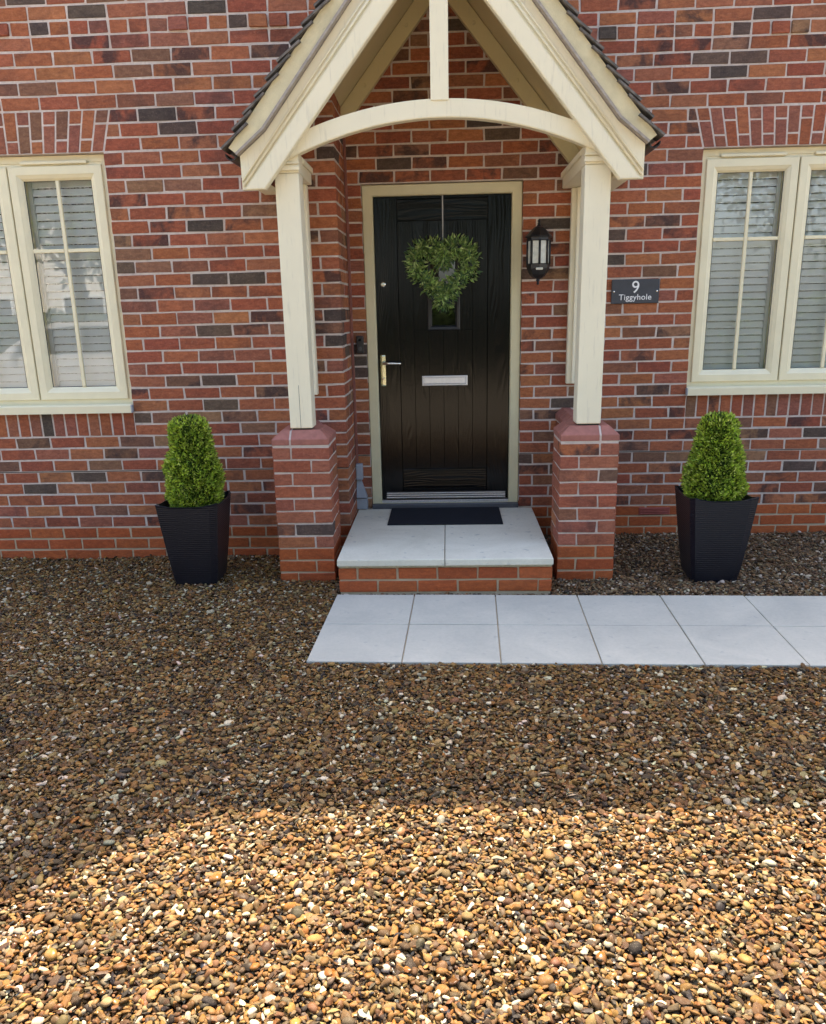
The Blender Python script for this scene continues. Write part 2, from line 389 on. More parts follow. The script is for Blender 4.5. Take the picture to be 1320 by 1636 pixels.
# ------------------------------------------------------------------ the house
HX = (-5.0, 6.5)
house = empty('brick_house', (0, 0, 0), 'two-storey red brick house front with cream windows and a black front door', 'house')
lwin = (-3.19, -1.98, .945, HEAD); rwin = (1.588, 2.80, .945, HEAD); dop = (-.532, .490, .195, 2.295)
def wall_body(name, x0, x1, z0, z1, yf, yb, openings, top=None):
    """mortar body of a wall, built from upright pieces around its openings"""
    bm = bmesh.new()
    cuts = sorted({x0, x1, *[v for o in openings for v in o[:2]]})
    for a, b in zip(cuts, cuts[1:]):
        zs = [z0]; hit = [o for o in openings if o[0] <= a+1e-6 and o[1] >= b-1e-6]
        if hit:
            o = hit[0]
            if o[2] > z0: bm_box(bm, a, b, yf, yb, z0, o[2])
            bm_box(bm, a, b, yf, yb, o[3], z1)
        else: bm_box(bm, a, b, yf, yb, z0, z1)
    if top: bm_prism(bm, top, yf, yb)
    return bmo(name, bm, M_MORTAR, house)
MR = .0028   # depth of the joints
GA = 1.89    # slope of the wing's gable, invented to throw the slanting shadow edge
gz = lambda x: 4.62+GA*(-.72-x)
wing = wall_body('wing_wall', -4.6, XC-MR, -.1, 4.3, WY+MR, WY+.25, [lwin], [(-4.6, 4.3), (XC-MR, 4.3), (-.60, 4.35), (-2.6, gz(-2.6)-.05), (-4.6, 4.35)])
box('return_wall', XC-.25, XC-MR, WY+.25, .02, -.1, 4.3, M_MORTAR, house, 0)
recess = wall_body('recessed_wall', XC-.24, HX[1], -.1, 5.15, MR, .25, [rwin, dop])
bm = bmesh.new()   # sides, back and invented roofs that close the house
bm_box(bm, -4.6, -4.4, WY+.26, 7, -.1, 4.3); bm_box(bm, HX[1]-.2, HX[1], .26, 7, -.1, 5.1); bm_box(bm, -4.6, HX[1], 7.01, 7.2, -.1, 5.1)
bmo('rear_wall', bm, M_BRICK, house)
prism_y = [(-.30, 5.19), (-.30, 5.10), (7.4, 5.10), (7.4, 5.19), (3.6, 8.9)]
V = [(x, y, z) for x in (-1.2, HX[1]+.2) for y, z in prism_y]; n = len(prism_y)
F = [tuple(range(n)), tuple(range(2*n-1, n-1, -1))]+[(i, i+n, (i+1) % n+n, (i+1) % n) for i in range(n)]
mesh('invented_main_roof', V, F, M_ROOF, house)  # unseen roof, its eave height chosen for the shadow on the gravel
va = .10
prism('invented_wing_roof', [(-.46, gz(-.46)), (-2.6, gz(-2.6)), (-4.74, gz(-.46)), (-4.62, gz(-.46)-.13), (-2.6, gz(-2.6)-.25), (-.58, gz(-.46)-.13)], -.53, 6.9, M_ROOF, house)  # unseen steep roof, shaped so that its verge casts the diagonal shadow

# -- brickwork
def visible(cx, cz, y):
    px, py = project((cx, y, cz))
    if not (-30 < px < 1350 and -25 < py < 1000): return False
    # things that stand in front
    for (a, b, c, d) in ((440, 535, 700, 920), (890, 985, 700, 920), (255, 370, 800, 930), (1085, 1200, 800, 930), (270, 350, 690, 800), (1105, 1180, 690, 800), (600, 815, 320, 800), (932, 960, 300, 640), (445, 495, 300, 640)):
        if a+12 < px < b-12 and c < py < d: return False
    if py < 235:   # behind the porch gable
        u = abs(px-705); edge = 165+ (py/235)*165
        inner = max(0, (py-0)/235*225)
        if inner*1.0 < u < edge-25: return False
    return True
todo = []      # (area, name, box or corners, colour, wall)
def course_intervals(x0, x1, z, openings):
    iv = [(x0, x1)]
    for (a, b, c, d) in openings:
        if c < z < d:
            nv = []
            for p, q in iv:
                if b <= p or a >= q: nv.append((p, q)); continue
                if a > p: nv.append((p, a))
                if b < q: nv.append((b, q))
            iv = nv
    return iv
def lay(wall, x0, x1, yf, off_odd, off_even, openings, archs, nlo, nhi, ends):
    for n in range(nlo, nhi):
        z0 = HEAD+n*CO+J/2; z1 = z0+CO-J; zc = (z0+z1)/2
        if z1 < -.06: continue
        if n == 8:   # the course of headers, some proud
            for a, b in course_intervals(x0, x1, zc, openings):
                k0 = math.ceil((a-off_odd)/.1125)
                js = [a-J/2]+[off_odd+.1125*k for k in range(k0, k0+60) if a+.03 < off_odd+.1125*k < b-.03]+[b+J/2]
                for p, q in zip(js, js[1:]):
                    pr = rng.choice([0, 0, .012, -.001])
                    todo.append(('header_brick', (p+J/2, q-J/2, yf-pr, yf+.1, z0, z1), bcol(), wall))
            continue
        off = off_odd if n % 2 else off_even
        for a, b in course_intervals(x0, x1, zc, openings):
            ea, eb = a, b
            sk = None
            for (ax, side, za, zb) in archs:      # a sloping skewback cuts these courses
                if za < zc < zb: sk = (ax, side, za)
            k0 = math.ceil((a-off)/.225)
            js = [a-J/2]+[off+.225*k for k in range(k0-1, k0+60) if a+.035 < off+.225*k < b-.035]+[b+J/2]
            for p, q in zip(js, js[1:]):
                kind = 'plinth_brick' if n < -30 else ('brick' if q-p > .18 else 'half_brick')
                bb = (p+J/2, q-J/2, yf, yf+.1, z0, z1); c = bcol('eng' if n < -30 else 'wall')
                cut = None
                if sk:
                    ax, side, za = sk; xa0 = ax+side*(.062*(z0-za)/.225+.006); xa1 = ax+side*(.062*(z1-za)/.225+.006)
                    if side > 0 and bb[0] < max(xa0, xa1):
                        if bb[1]-max(xa0, xa1) < .02: continue
                        cut = [(xa0, yf, z0), (bb[1], yf, z0), (xa0, yf+.1, z0), (bb[1], yf+.1, z0), (xa1, yf, z1), (bb[1], yf, z1), (xa1, yf+.1, z1), (bb[1], yf+.1, z1)]
                    if side < 0 and bb[1] > min(xa0, xa1):
                        if min(xa0, xa1)-bb[0] < .02: continue
                        cut = [(bb[0], yf, z0), (xa0, yf, z0), (bb[0], yf+.1, z0), (xa0, yf+.1, z0), (bb[0], yf, z1), (xa1, yf, z1), (bb[0], yf+.1, z1), (xa1, yf+.1, z1)]
                if cut: todo.append(('half_brick', cut, c, wall)); continue
                if ends and abs(q-J/2-x1) < .002:   # the corner of the wing: stretcher one way, header the other
                    ln = .1 if q-p > .18 else .215
                    bb = (p+J/2, x1, yf, yf+ln, z0, z1); kind = 'corner_brick'
                    if n < -30: kind = 'plinth_brick'
                    y = yf+ln+J
                    while y < -.02:
                        e = min(y+.215, -.002)
                        if e-y > .02: todo.append(('return_brick' if n >= -30 else 'plinth_brick', (x1-.1, x1, y, e, z0, z1), bcol('eng' if n < -30 else 'wall'), wall))
                        y = e+J
                todo.append((kind, bb, c, wall))
sol = lambda wv_: (wv_[0], wv_[1], wv_[2]-.150, wv_[2])
arch = lambda wv_: (wv_[0], wv_[1], wv_[3], wv_[3]+.225)
lay(wing, -3.42, XC, WY, .1565-.0015, .049-.0065+.0005, [lwin, sol(lwin), arch(lwin)], [(lwin[1], 1, HEAD, HEAD+.225)], -33, 12, True)
lay(recess, XC+.004, 2.98, 0, .018, .1305, [rwin, dop, sol(rwin), arch(rwin), ], [(rwin[0], -1, HEAD, HEAD+.225)], -33, 12, False)
def to_px_area(b, y):
    if isinstance(b, tuple): x0, x1, z0, z1 = b[0], b[1], b[4], b[5]
    else: x0, x1, z0, z1 = b[0][0], b[1][0], b[0][2], b[4][2]
    if not visible((x0+x1)/2, (z0+z1)/2, y): return 0
    a, c = project((x0, y, z0)), project((x1, y, z1)); return abs(a[0]-c[0])*abs(a[1]-c[1])
items = [(to_px_area(b, WY if wl is wing else 0), nm, b, c, wl) for nm, b, c, wl in todo]
st = sorted([i for i in items if i[1] == 'brick' and i[0] > 0], key=lambda t: -t[0])
keep = {id(i) for i in st[:300]}
for it in items:
    ar, nm, b, c, wl = it
    eng = M_ENG if nm == 'plinth_brick' else M_BRICK
    if (nm == 'brick' and id(it) not in keep) or (nm in ('half_brick', 'header_brick', 'plinth_brick') and ar == 0):
        if nm == 'plinth_brick': brick_obj(nm, b, c, wl, eng); continue
        V, F = block(corners(*b, .0030) if isinstance(b, tuple) else b, .0026); field_add(V, F, c); continue
    if isinstance(b, tuple): brick_obj(nm, b, c, wl, eng)
    else: block_obj(nm, b, c, wl, eng)
# flat arches with split bricks and brick-on-edge sills
def flat_arch(wall, x0, x1, yf):
    xm = (x0+x1)/2; n = 17; h0, h1 = HEAD+.004, HEAD+.225-J/2
    tilt = lambda t: .062*t      # top leans outwards towards the ends
    for i in range(n):
        ta, tb = -1+2*i/n, -1+2*(i+1)/n
        def X(t, z): return xm+t*(x1-x0)/2+tilt(t)*(z-HEAD)/.225
        spl = h0+ (h1-h0)*(.30 if i % 2 else .68); g = .0048
        for z0, z1 in ((h0, spl-g), (spl+g, h1)):
            z0 += rng.uniform(-.002, .002)
            c = [(X(ta, z)+g if s == 0 else X(tb, z)-g, yf+d+rng.uniform(-.001, .001), z) for z in (z0, z1) for d in (0, .1) for s in (0, 1)]
            block_obj('arch_brick', c, bcol('arch'), wall)
def brick_sill(wall, x0, x1, yf, z0, z1):
    n = round((x1-x0)/.0757); p = (x1-x0)/n
    for i in range(n):
        a, b = x0+i*p+.005, x0+(i+1)*p-.005
        block_obj('sill_brick', corners(a, b, yf, yf+.1, z0+.005, z1-.003, .0018), bcol('arch') if rng.random() < .6 else bcol(), wall)
flat_arch(wing, lwin[0], lwin[1], WY); flat_arch(recess, rwin[0], rwin[1], 0)
brick_sill(wing, lwin[0], lwin[1], WY, .795, .945); brick_sill(recess, rwin[0], rwin[1], 0, .795, .945)
V = np.concatenate(FIELD['V']); o = mesh('brickwork', V, FIELD['F'], M_BRICKS, house, cols=np.concatenate(FIELD['C'])); o['kind'] = 'stuff'
# damp-proof course: a thin dark line in the joint under the 25th course
zd = HEAD-25*CO
box('damp_course', -3.4, XC, WY+.0005, WY+.09, zd-.0022, zd+.0022, M_DPC, house, 0)
for a_, b_ in ((XC+.003, dop[0]-.001), (dop[1]+.001, 2.95)): box('damp_course', a_, b_, .0005, .09, zd-.0022, zd+.0022, M_DPC, house, 0)
# air brick
av = box('air_brick', 1.322, 1.535, -.004, .05, .127, .180, M_VENT, house, .002)
for k in range(4): box('louvre', 1.332, 1.525, -.0085, -.003, .1345+k*.0115, .1400+k*.0115, M_VENT, av, .001)
# trunking in the inner corner
box('corner_trunking', XC+.001, XC+.018, -.014, -.0005, .50, 3.3, M_RED, house, .002)

# -- windows
def window(x0, x1, yf, mir):
    z0, z1 = .996, HEAD-.004; f = yf+.045
    wn = ring('window', x0+.002, x1-.002, z0, z1, [(0, f+.07), (0, f), (.036, f), (.040, f+.005), (.040, f+.07)], M_UPVC, house)
    box('head_rail', x0+.04, x1-.04, f+.002, f+.06, z1-.062, z1-.0405, M_UPVC, wn, 0)
    sl = [(yf-.034, .945), (yf-.034, .990), (yf-.026, .996), (f+.05, .9958), (f+.05, .950), (yf-.005, .947)]
    V = [(x, y, z) for x in (x0+.001-(.0 if 1 else 0), x1-.001) for y, z in sl]; n = len(sl)
    mesh('sill', V, [tuple(range(n)), tuple(range(2*n-1, n-1, -1))]+[(i, i+n, (i+1) % n+n, (i+1) % n) for i in range(n)], M_UPVC, wn)
    box('sill_end_cap', *( (x1-.004, x1+.006) if not mir else (x0-.006, x0+.004)), yf-.035, yf-.004, .946, .992, M_DUCT, wn, .002)
    mid = (x0+x1)/2
    for ci, (a, b) in enumerate(((x0+.036, mid-.004), (mid+.004, x1-.036))):
        c0, c1 = z0+.030, z1-.055
        cs = ring('casement', a, b, c0, c1, [(0, f+.05), (0, f-.010), (.004, f-.014), (.046, f-.014), (.052, f-.010), (.066, f-.003), (.078, f+.010), (.078, f+.05)], M_UPVC, wn)
        g0, g1, h0, h1 = a+.078, b-.078, c0+.078, c1-.078; xm = (g0+g1)/2; zm = h0+(h1-h0)*.675
        for p, q in ((g0, xm), (xm, g1)):
            for r_, s in ((h0, zm), (zm, h1)):
                mesh('pane', [(p, f+.014, r_), (q, f+.014, r_), (q, f+.014, s), (p, f+.014, s)], [(0, 1, 2, 3)], M_GLASS, wn)
        prism('glazing_bar', [(xm-.011, h0+.001), (xm+.011, h0+.001), (xm+.011, h1-.001), (xm-.011, h1-.001)], f+.001, f+.0145, M_UPVC, wn, .003)
        for p, q in ((g0+.001, xm-.012), (xm+.012, g1-.001)):
            prism('glazing_bar', [(p, zm-.011), (q, zm-.011), (q, zm+.011), (p, zm+.011)], f+.002, f+.0145, M_UPVC, wn, .003)
        ring('gasket', g0-.002, g1+.002, h0-.002, h1+.002, [(0, f+.0135), (0, f+.011), (.006, f+.012), (.006, f+.0135)], M_BLACK, wn)
        v0, v1 = (a+b)/2-.20, (a+b)/2+.20
        box('trickle_vent', v0, v1, f-.020, f+.002, z1-.047, z1-.029, M_UPVC, wn, .004, 2)
        # louvred shutters inside
        ys = f+.080; s0, s1 = a+.03, b-.03
        for p, q in ((s0, s0+.062), (s1-.062, s1)): box('shutter_stile', p, q, ys-.012, ys+.014, c0+.02, c1-.01, M_WHITE, wn, .002)
        box('shutter_rail', s0+.062, s1-.062, ys-.011, ys+.013, c0+.02, c0+.062, M_WHITE, wn, .002)
        box('shutter_rail', s0+.062, s1-.062, ys-.011, ys+.013, c1-.06, c1-.01, M_WHITE, wn, .002)
        z = c0+.066; k = 0; me = None; step = .0455
        while z < c1-.075:
            if me is None:
                bm = bmesh.new(); bm_box(bm, s0+.064, s1-.064, -.004, .004, -.0235, .0235, .003, 1)
                me = bpy.data.meshes.new('slat'); bm.to_mesh(me); bm.free(); me.materials.append(M_WHITE)
            o = bpy.data.objects.new('slat', me); reg(o, wn, (0, ys, z+step/2)); o.rotation_euler.x = R(-28)+rng.uniform(-.03, .03); z += step
    # dark room behind
    return wn
window(lwin[0], lwin[1], WY, False); window(rwin[0], rwin[1], 0, True)

# -- door
yd = .05
fr = ring('door_frame', -.529, .487, .165, 2.290, [(0, .12), (0, .022), (.004, .018), (.060, .018), (.066, .024), (.066, .12)], M_FRAME, house)
box('threshold', -.528, .486, -.035, .12, .196, .226, simple('dark_threshold', (.07, .072, .08), .6), fr, .003)
box('threshold_bar', -.462, .420, .020, .11, .2265, .246, M_ALU, fr, .003)
door = box('door', -.461, .419, yd+.012, yd+.055, .250, 2.2235, M_DOOR, house, .002)
for a, b in ((-.460, -.313), (.271, .418)): box('stile', a, b, yd, yd+.0115, .251, 2.2225, M_DOOR, door, .003)
box('rail', -.312, .270, yd, yd+.0115, 2.206, 2.2225, M_DOOR, door, .003)
box('rail', -.312, .270, yd, yd+.0115, .251, .330, M_DOOR, door, .003)
for z0, z1 in ((2.077, 2.203), (.333, .462)):
    box('panel', -.3118, .2698, yd+.0025, yd+.0115, z0-.0008, z1+.0008, M_DOORH, door, .003, 2)
GX0, GX1, GZ0, GZ1 = -.124, .090, 1.395, 1.895
for i in range(6):
    a, b = -.312+.097*i, -.312+.097*(i+1)
    for z0, z1 in ((.4645, 2.0745),):
        segs = [(z0, z1)]
        if b > GX0 and a < GX1: segs = [(z0, GZ0), (GZ1, z1)]
        for p, q in segs: box('plank', a+.0004, b-.0004, yd, yd+.0115, p, q, M_DOOR, door, .0013, 1)
ring('glazing_frame', GX0, GX1, GZ0, GZ1, [(0, yd+.02), (0, yd-.006), (.006, yd-.010), (.020, yd-.008), (.026, yd-.001), (.030, yd+.004), (.030, yd+.02)], M_BLACK, door)
mesh('pane', [(GX0+.028, yd+.005, GZ0+.028), (GX1-.028, yd+.005, GZ0+.028), (GX1-.028, yd+.005, GZ1-.028), (GX0+.028, yd+.005, GZ1-.028)], [(0, 1, 2, 3)], M_DGLASS, door)
for k, (z, h) in enumerate(((.262, .010), (.278, .010), (.293, .008))): box('weather_bar', -.430, .400, yd-.016+.004*k, yd+.001, z-.005, z-.005+h, M_ALU, door, .002)
box('weather_bar_base', -.432, .402, yd-.006, yd+.0005, .256, .303, M_BLACK, door, .001)
# letter plate
ring('letter_plate', -.167, .139, 1.033, 1.098, [(0, yd+.001), (0, yd-.008), (.004, yd-.011), (.009, yd-.011), (.011, yd-.006)], M_SATIN, door)
box('letter_flap', -.155, .127, yd-.0075, yd+.0005, 1.046, 1.086, M_SATIN, door, .002)
# handle and lock
bm = bmesh.new(); bm_box(bm, -.444, -.408, yd-.010, yd+.001, 1.035, 1.243, .0095, 3); bmo('handle_plate', bm, M_TINTED, door)
tube('handle', [(-.426, yd-.005, 1.188), (-.426, yd-.045, 1.188), (-.415, yd-.052, 1.188), (-.36, yd-.052, 1.187), (-.305, yd-.050, 1.185)], [.010, .010, .010, .009, .007], M_CHROME, door, 10)
lathe('key_cylinder', [(.008, 0), (.008, -.006), (.003, -.007)], (-.426, yd-.010, 1.085), M_CHROME, door, 12, 'y')
lathe('lock', [(.016, 0), (.016, -.007), (.011, -.010), (.003, -.0105)], (-.412, yd+.0005, 1.692), M_CHROME, door, 16, 'y')

# ------------------------------------------------------------------ doorstep
step = empty('doorstep', (PXC, -.62, 0), 'raised doorstep of two pale slabs on red bricks', 'step')
sx0, sx1 = -.620, .576; SZ = .200
box('step_core', sx0+.006, sx1-.006, -1.215, -.012, -.08, SZ-.041, M_MORTAR, step, 0)
for a, b in ((sx0-.003, -.0225), (-.0185, sx1+.003)): box('slab', a, b, -1.247, -.040, SZ-.039, SZ, M_STEP, step, .005, 2)
box('slab_bed', sx0+.001, sx1-.001, -1.221, -.05, SZ-.0535, SZ-.0395, simple('sandy_mortar', (.44, .40, .28), .9, .2, 60, .2, .4), step, 0)
for rI, (z0, z1) in enumerate(((.075, .139), (.000, .064))):
    x = sx0; first = .102 if rI == 0 else .215
    while x < sx1-.02:
        e = min(x+first, sx1)
        brick_obj('brick', (x, e, -1.221, -1.121, z0+.002, z1+.002), bcol('eng')[:3]+(0,), step, M_ENG); x = e+.010; first = .215
    for xs_ in ((sx0, sx0+.1), (sx1-.1, sx1)):
        y = -1.111
        while y < -.03:
            e = min(y+.215, -.012)
            if e-y > .03: brick_obj('brick', (*xs_, y, e, z0+.002, z1+.002), bcol('eng')[:3]+(0,), step, M_ENG)
            y = e+.01
mat_o = tag(box('doormat', -.391, .351, -.502, -.060, SZ+.001, SZ+.012, M_MAT, None, .004, 2), 'black rubber doormat lying on the doorstep', 'doormat')

# ------------------------------------------------------------------ brick piers with dwarf walls
def pier(x0, label, flip, yb):
    x1 = x0+.327; y0 = -.985; y1 = y0+.327
    p = empty('brick_pier', ((x0+x1)/2, (y0+y1)/2, 0), label, 'pier', 'brick piers carrying the porch posts')
    bm = bmesh.new(); bm_box(bm, x0+.004, x1-.004, y0+.004, y1-.004, -.1, .796); bmo('mortar_core', bm, M_MORTAR, p)
    for k in range(-1, 11):
        z1 = .795-k*.075-J/2 if k >= 0 else 0; z0 = z1-.065
        if k < 0 or z1 < -.03: continue
        a = .215; g = .01
        lay_ = [(0, a, 0, .102), (a+g, .327, 0, a), (.112, .327, a+g, .327), (0, .102, .112, .327)]
        for (u0_, u1_, v0, v1) in lay_:
            if (k % 2 == 0) == flip: u0_, u1_ = .327-u1_, .327-u0_
            e = k >= 8
            brick_obj('brick', (x0+u0_, x0+u1_, y0+v0, y0+v1, z0, z1), bcol('eng' if e else 'wall') if rng.random() > .55 or e else (*(v_*1.36 for v_ in rng.choice([(.30, .098, .052), (.32, .112, .058), (.285, .088, .050), (.30, .105, .06)])), 0), p, M_ENG if e else M_BRICK)
    # canted coping, mitred into pieces
    Z0, ZV, ZT, IN = .8045, .838, .884, .052
    def piece(nm, a, b, c, d, par):
        """part of the canted block over [a,b]x[c,d]"""
        bm = bmesh.new()
        bx = (x0, x1, y0, y1)
        lo = [bm.verts.new(v) for v in ((x0, y0, Z0), (x1, y0, Z0), (x1, y1, Z0), (x0, y1, Z0))]
        md = [bm.verts.new((v.co.x, v.co.y, ZV)) for v in lo]
        tp = [bm.verts.new(v) for v in ((x0+IN, y0+IN, ZT), (x1-IN, y0+IN, ZT), (x1-IN, y1-IN, ZT), (x0+IN, y1-IN, ZT))]
        bm.faces.new(lo[::-1]); bm.faces.new(tp)
        for A, B in ((lo, md), (md, tp)):
            for i in range(4): bm.faces.new((A[i], A[(i+1) % 4], B[(i+1) % 4], B[i]))
        for co, no in (((a, 0, 0), (-1, 0, 0)), ((b, 0, 0), (1, 0, 0)), ((0, c, 0), (0, -1, 0)), ((0, d, 0), (0, 1, 0))):
            r_ = bmesh.ops.bisect_plane(bm, geom=bm.verts[:]+bm.edges[:]+bm.faces[:], plane_co=co, plane_no=no, clear_outer=True)
            ed = [e for e in r_['geom_cut'] if isinstance(e, bmesh.types.BMEdge)]
            if ed: bmesh.ops.holes_fill(bm, edges=ed)
        if len(bm.verts) > 3:
            bmesh.ops.bevel(bm, geom=bm.edges[:], offset=.0025, segments=1, affect='EDGES'); bmo(nm, bm, M_COPE, par)
        else: bm.free()
    xj = x0+(.105 if flip else .222); g = .0055
    piece('coping_brick', x0, xj-g, y0, y0+.105, p); piece('coping_brick', xj+g, x1, y0, y0+.105, p)
    piece('coping_brick', x0, x0+.16, y0+.115, y1, p); piece('coping_brick', x0+.17, x1, y0+.115, y1, p)
    bm = bmesh.new(); i_ = .0035
    rows_ = [[bm.verts.new((x, y, z)) for x, y in ((x0+q, y0+q), (x1-q, y0+q), (x1-q, y1-q), (x0+q, y1-q))] for q, z in ((i_, .7955), (i_, ZV-.001), (IN+.002, ZT-.0035))]
    bm.faces.new(rows_[0][::-1]); bm.faces.new(rows_[2])
    for A, B in zip(rows_, rows_[1:]):
        for i in range(4): bm.faces.new((A[i], A[(i+1) % 4], B[(i+1) % 4], B[i]))
    bmo('bed_mortar', bm, M_MORTAR, p)
    # narrow dwarf wall back to the house
    xm = (x0+x1)/2; a, b = xm-.065, xm+.065
    box('dwarf_wall_core', a+.004, b-.004, y1+.001, yb, -.1, .796, M_MORTAR, p, 0)
    for k in range(0, 11):
        z1 = .795-k*.075-J/2; z0 = z1-.065; y = y1+.008+(.0 if k % 2 else -.0); first = .10 if k % 2 else .215
        if z1 < -.03: continue
        while y < yb-.02:
            e = min(y+first, yb-.002); first = .215
            if e-y > .03: brick_obj('brick', (a, b, y, e, z0, z1), bcol('eng' if k >= 8 else 'wall'), p, M_ENG if k >= 8 else M_BRICK)
            y = e+.01
    y = y1+.004
    while y < yb-.03:
        e = min(y+.105, yb-.002)
        V = [(x, yy, z) for yy in (y, e) for x, z in ((a-.004, Z0), (b+.004, Z0), (b+.004, ZV), (b-.038, ZT-.008), (a+.038, ZT-.008), (a-.004, ZV))]
        F = [(0, 1, 2, 3, 4, 5), (11, 10, 9, 8, 7, 6)]+[(i, i+6, (i+1) % 6+6, (i+1) % 6) for i in range(6)]
        mesh('coping_brick', V, F, M_COPE, p); y = e+.009
    bm = bmesh.new(); bm_box(bm, a+.000, b-.000, y1+.001, yb, .7962, .836); bm_box(bm, a+.042, b-.042, y1+.001, yb, .836, .872); bmo('bed_mortar', bm, M_MORTAR, p)
    return p
pier(-1.000, 'brick pier under the porch post on the left, beside the grey cable cover', True, WY)
pier(.634, 'brick pier under the porch post on the right, below the wall lantern side', False, 0)

# ------------------------------------------------------------------ porch
porch = empty('porch_canopy', (PXC, -.5, .89), 'gabled cream timber porch canopy with curved tie beam and tiled roof', 'porch')
for x0, x1, hx0, hx1, yw, inner in ((-.897, -.768, -.893, -.797, WY, -.78), (.726, .862, .787, .884, 0, .743)):
    yb0, yb1 = -.930, -.800
    box('post', x0, x1, yb0, yb1, .893, 2.232, M_CREAM, porch, .005, 2)
    if x0 < 0: box('split', -.8365, -.8345, yb0-.0006, yb0+.01, .8935, 1.135, M_DARK, porch, 0)
    box('post_shoe', x0+.012, x1-.008, yb0+.012, yb1-.02, .8825, .893, M_BLACK, porch, .001)
    cp = box('capital', x0-.002, x1+.002, yb0-.004, yb1+.01, 2.2325, 2.330, M_CREAM, porch, .003)
    for z, pr, h in ((2.243, .012, .020), (2.262, .008, .008), (2.2735, .014, .010)):
        box('moulding', x0-.003-pr*.3, x1+.003+pr*.3, yb0-.004-pr, yb0+.01, z, z+h, M_CREAM, cp, .0035, 2)
    b0, b1 = (x0+.006, x1-.006)
    box('side_beam', b0, b1, yb1+.0105, yw-.001, 2.236, 2.340, M_CREAM, porch, .004)
    box('beam_moulding', (b1 if x0 < 0 else b0-.012), (b1+.012 if x0 < 0 else b0), yb1+.012, yw-.002, 2.296, 2.328, M_CREAM, porch, .004)
    wp = box('wall_post', hx0, hx1, yw-.052, yw-.001, 1.038, 2.235, M_CREAM, porch, .004)
    box('cover_strip', hx0+.030, hx1, yw-.075, yw-.0525, 1.040, 2.234, M_CREAM, wp, .004)
def S(poly, s): return [(PXC+s*u, z) for u, z in poly]
slope = lambda z0, u, m=1.197: z0-m*u
for s in (-1, 1):
    bb = [(.914, 2.149), (1.037, 2.149), (1.037, 2.313), (.897, 2.423), (.0015, 3.513), (.0015, 3.241)]
    bg_ = prism('bargeboard', S(bb, s), -.985, -.955, M_CREAM, porch, .002)
    prism('barge_face', S([(.915, 2.1485), (1.020, 2.1485), (.0016, slope(3.37, 0)), (.0016, 3.2405)], s), -1.004, -.9852, M_CREAM, bg_, .004)
    for off, rr in ((.012, .0065), (.034, .005)):
        tube('bead', [(PXC+s*(1.024+off*.25), -.990, 2.155+off*1.0), (PXC+s*(.004), -.990, 3.37+.012+off*1.55)], rr, M_CREAM, bg_, 8)
    # verge: undercloak strip, bedding mortar, tiles
    st_ = [(1.045, 2.310), (.899, 2.4245), (.001, 3.518)]
    off_ = lambda d: [(u+d*.62 if i != 0 else u+d*.55, z+d*.78) for i, (u, z) in enumerate(st_)]
    lo_, hi_ = off_(.0), off_(.012); hi_[-1] = (.001, 3.536); prism('undercloak', S(lo_+hi_[::-1], s), -1.032, -.30 if s < 0 else -.02, M_STRIP, porch)
    lo2 = off_(.0122); lo2[-1] = (.001, 3.537); prism('verge_mortar', S(lo2+[(.001, 3.630), (1.085, 2.345)], s), -1.022, -.955, M_TILEEDGE, porch)
    # soffit boards and wall rafter
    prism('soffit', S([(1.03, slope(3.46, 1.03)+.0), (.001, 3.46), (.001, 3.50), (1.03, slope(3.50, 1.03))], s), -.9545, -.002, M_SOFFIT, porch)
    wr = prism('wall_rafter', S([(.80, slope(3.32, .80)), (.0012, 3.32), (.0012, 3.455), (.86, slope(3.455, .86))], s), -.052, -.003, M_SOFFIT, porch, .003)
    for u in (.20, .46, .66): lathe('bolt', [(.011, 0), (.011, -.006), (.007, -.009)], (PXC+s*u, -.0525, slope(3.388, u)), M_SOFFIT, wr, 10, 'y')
    prism('front_rafter', S([(.90, slope(3.31, .90)), (.0014, 3.31), (.0014, 3.455), (.98, slope(3.455, .98))], s), -.9545, -.90, M_CREAM, porch, .002)
    a_, b_ = sorted((PXC+s*.945, PXC+s*1.030)); box('eaves_board', a_, b_, -.9548, (WY if s < 0 else 0)-.002, 2.190, 2.215, M_CREAM, porch, .003)
    # gutter
    gp = [(1.082+.032*math.cos(a), 2.322+.032*math.sin(a)) for a in np.linspace(math.pi, 2*math.pi, 9)]; gi = [(1.082+.027*math.cos(a), 2.323+.027*math.sin(a)) for a in np.linspace(2*math.pi, math.pi, 9)]
    prism('gutter', S(gp+gi, s), -.99, (WY if s < 0 else 0)-.001, M_BLACK, porch)
    # roof tiles: the verge tile of every course, and the covering behind them
    d = Vector((-math.cos(R(50)), math.sin(R(50)))); nn = Vector((math.sin(R(50)), math.cos(R(50)))); e0 = Vector((1.108, 2.335))
    L = 1.62; k = 0; sp = 0.0
    while sp < L-.22:
        for (ya, yb_) in ((-1.047, -.885),):
            th = .0105; ln = .235
            fl = .30 if k == 0 else 0
            ta = R(50-rng.uniform(10, 14)); dt = Vector((-math.cos(ta), math.sin(ta))); nt_ = Vector((math.sin(ta), math.cos(ta)))
            q0 = e0+d*(sp-.006+rng.uniform(-.006, .006))+nn*(.013 if k else .006); q1 = q0+dt*rng.uniform(.13, .20)
            P = [q0, q1, q1+nt_*th, q0+nt_*th]
            t = prism('roof_tile', S([(p.x, p.y) for p in P], s), ya+rng.uniform(-.006, .006), yb_, M_TILE, porch)
        sp += .1; k += 1
    q0, q1 = e0+nn*.002, e0+d*L+nn*.002
    prism('roof_covering', S([(p.x, p.y) for p in (q0+d*.02-nn*.05, q1-nn*.05, q1+nn*.02, q0+nn*.012)], s), -.880, -.46 if s < 0 else -.01, M_TILE, porch)
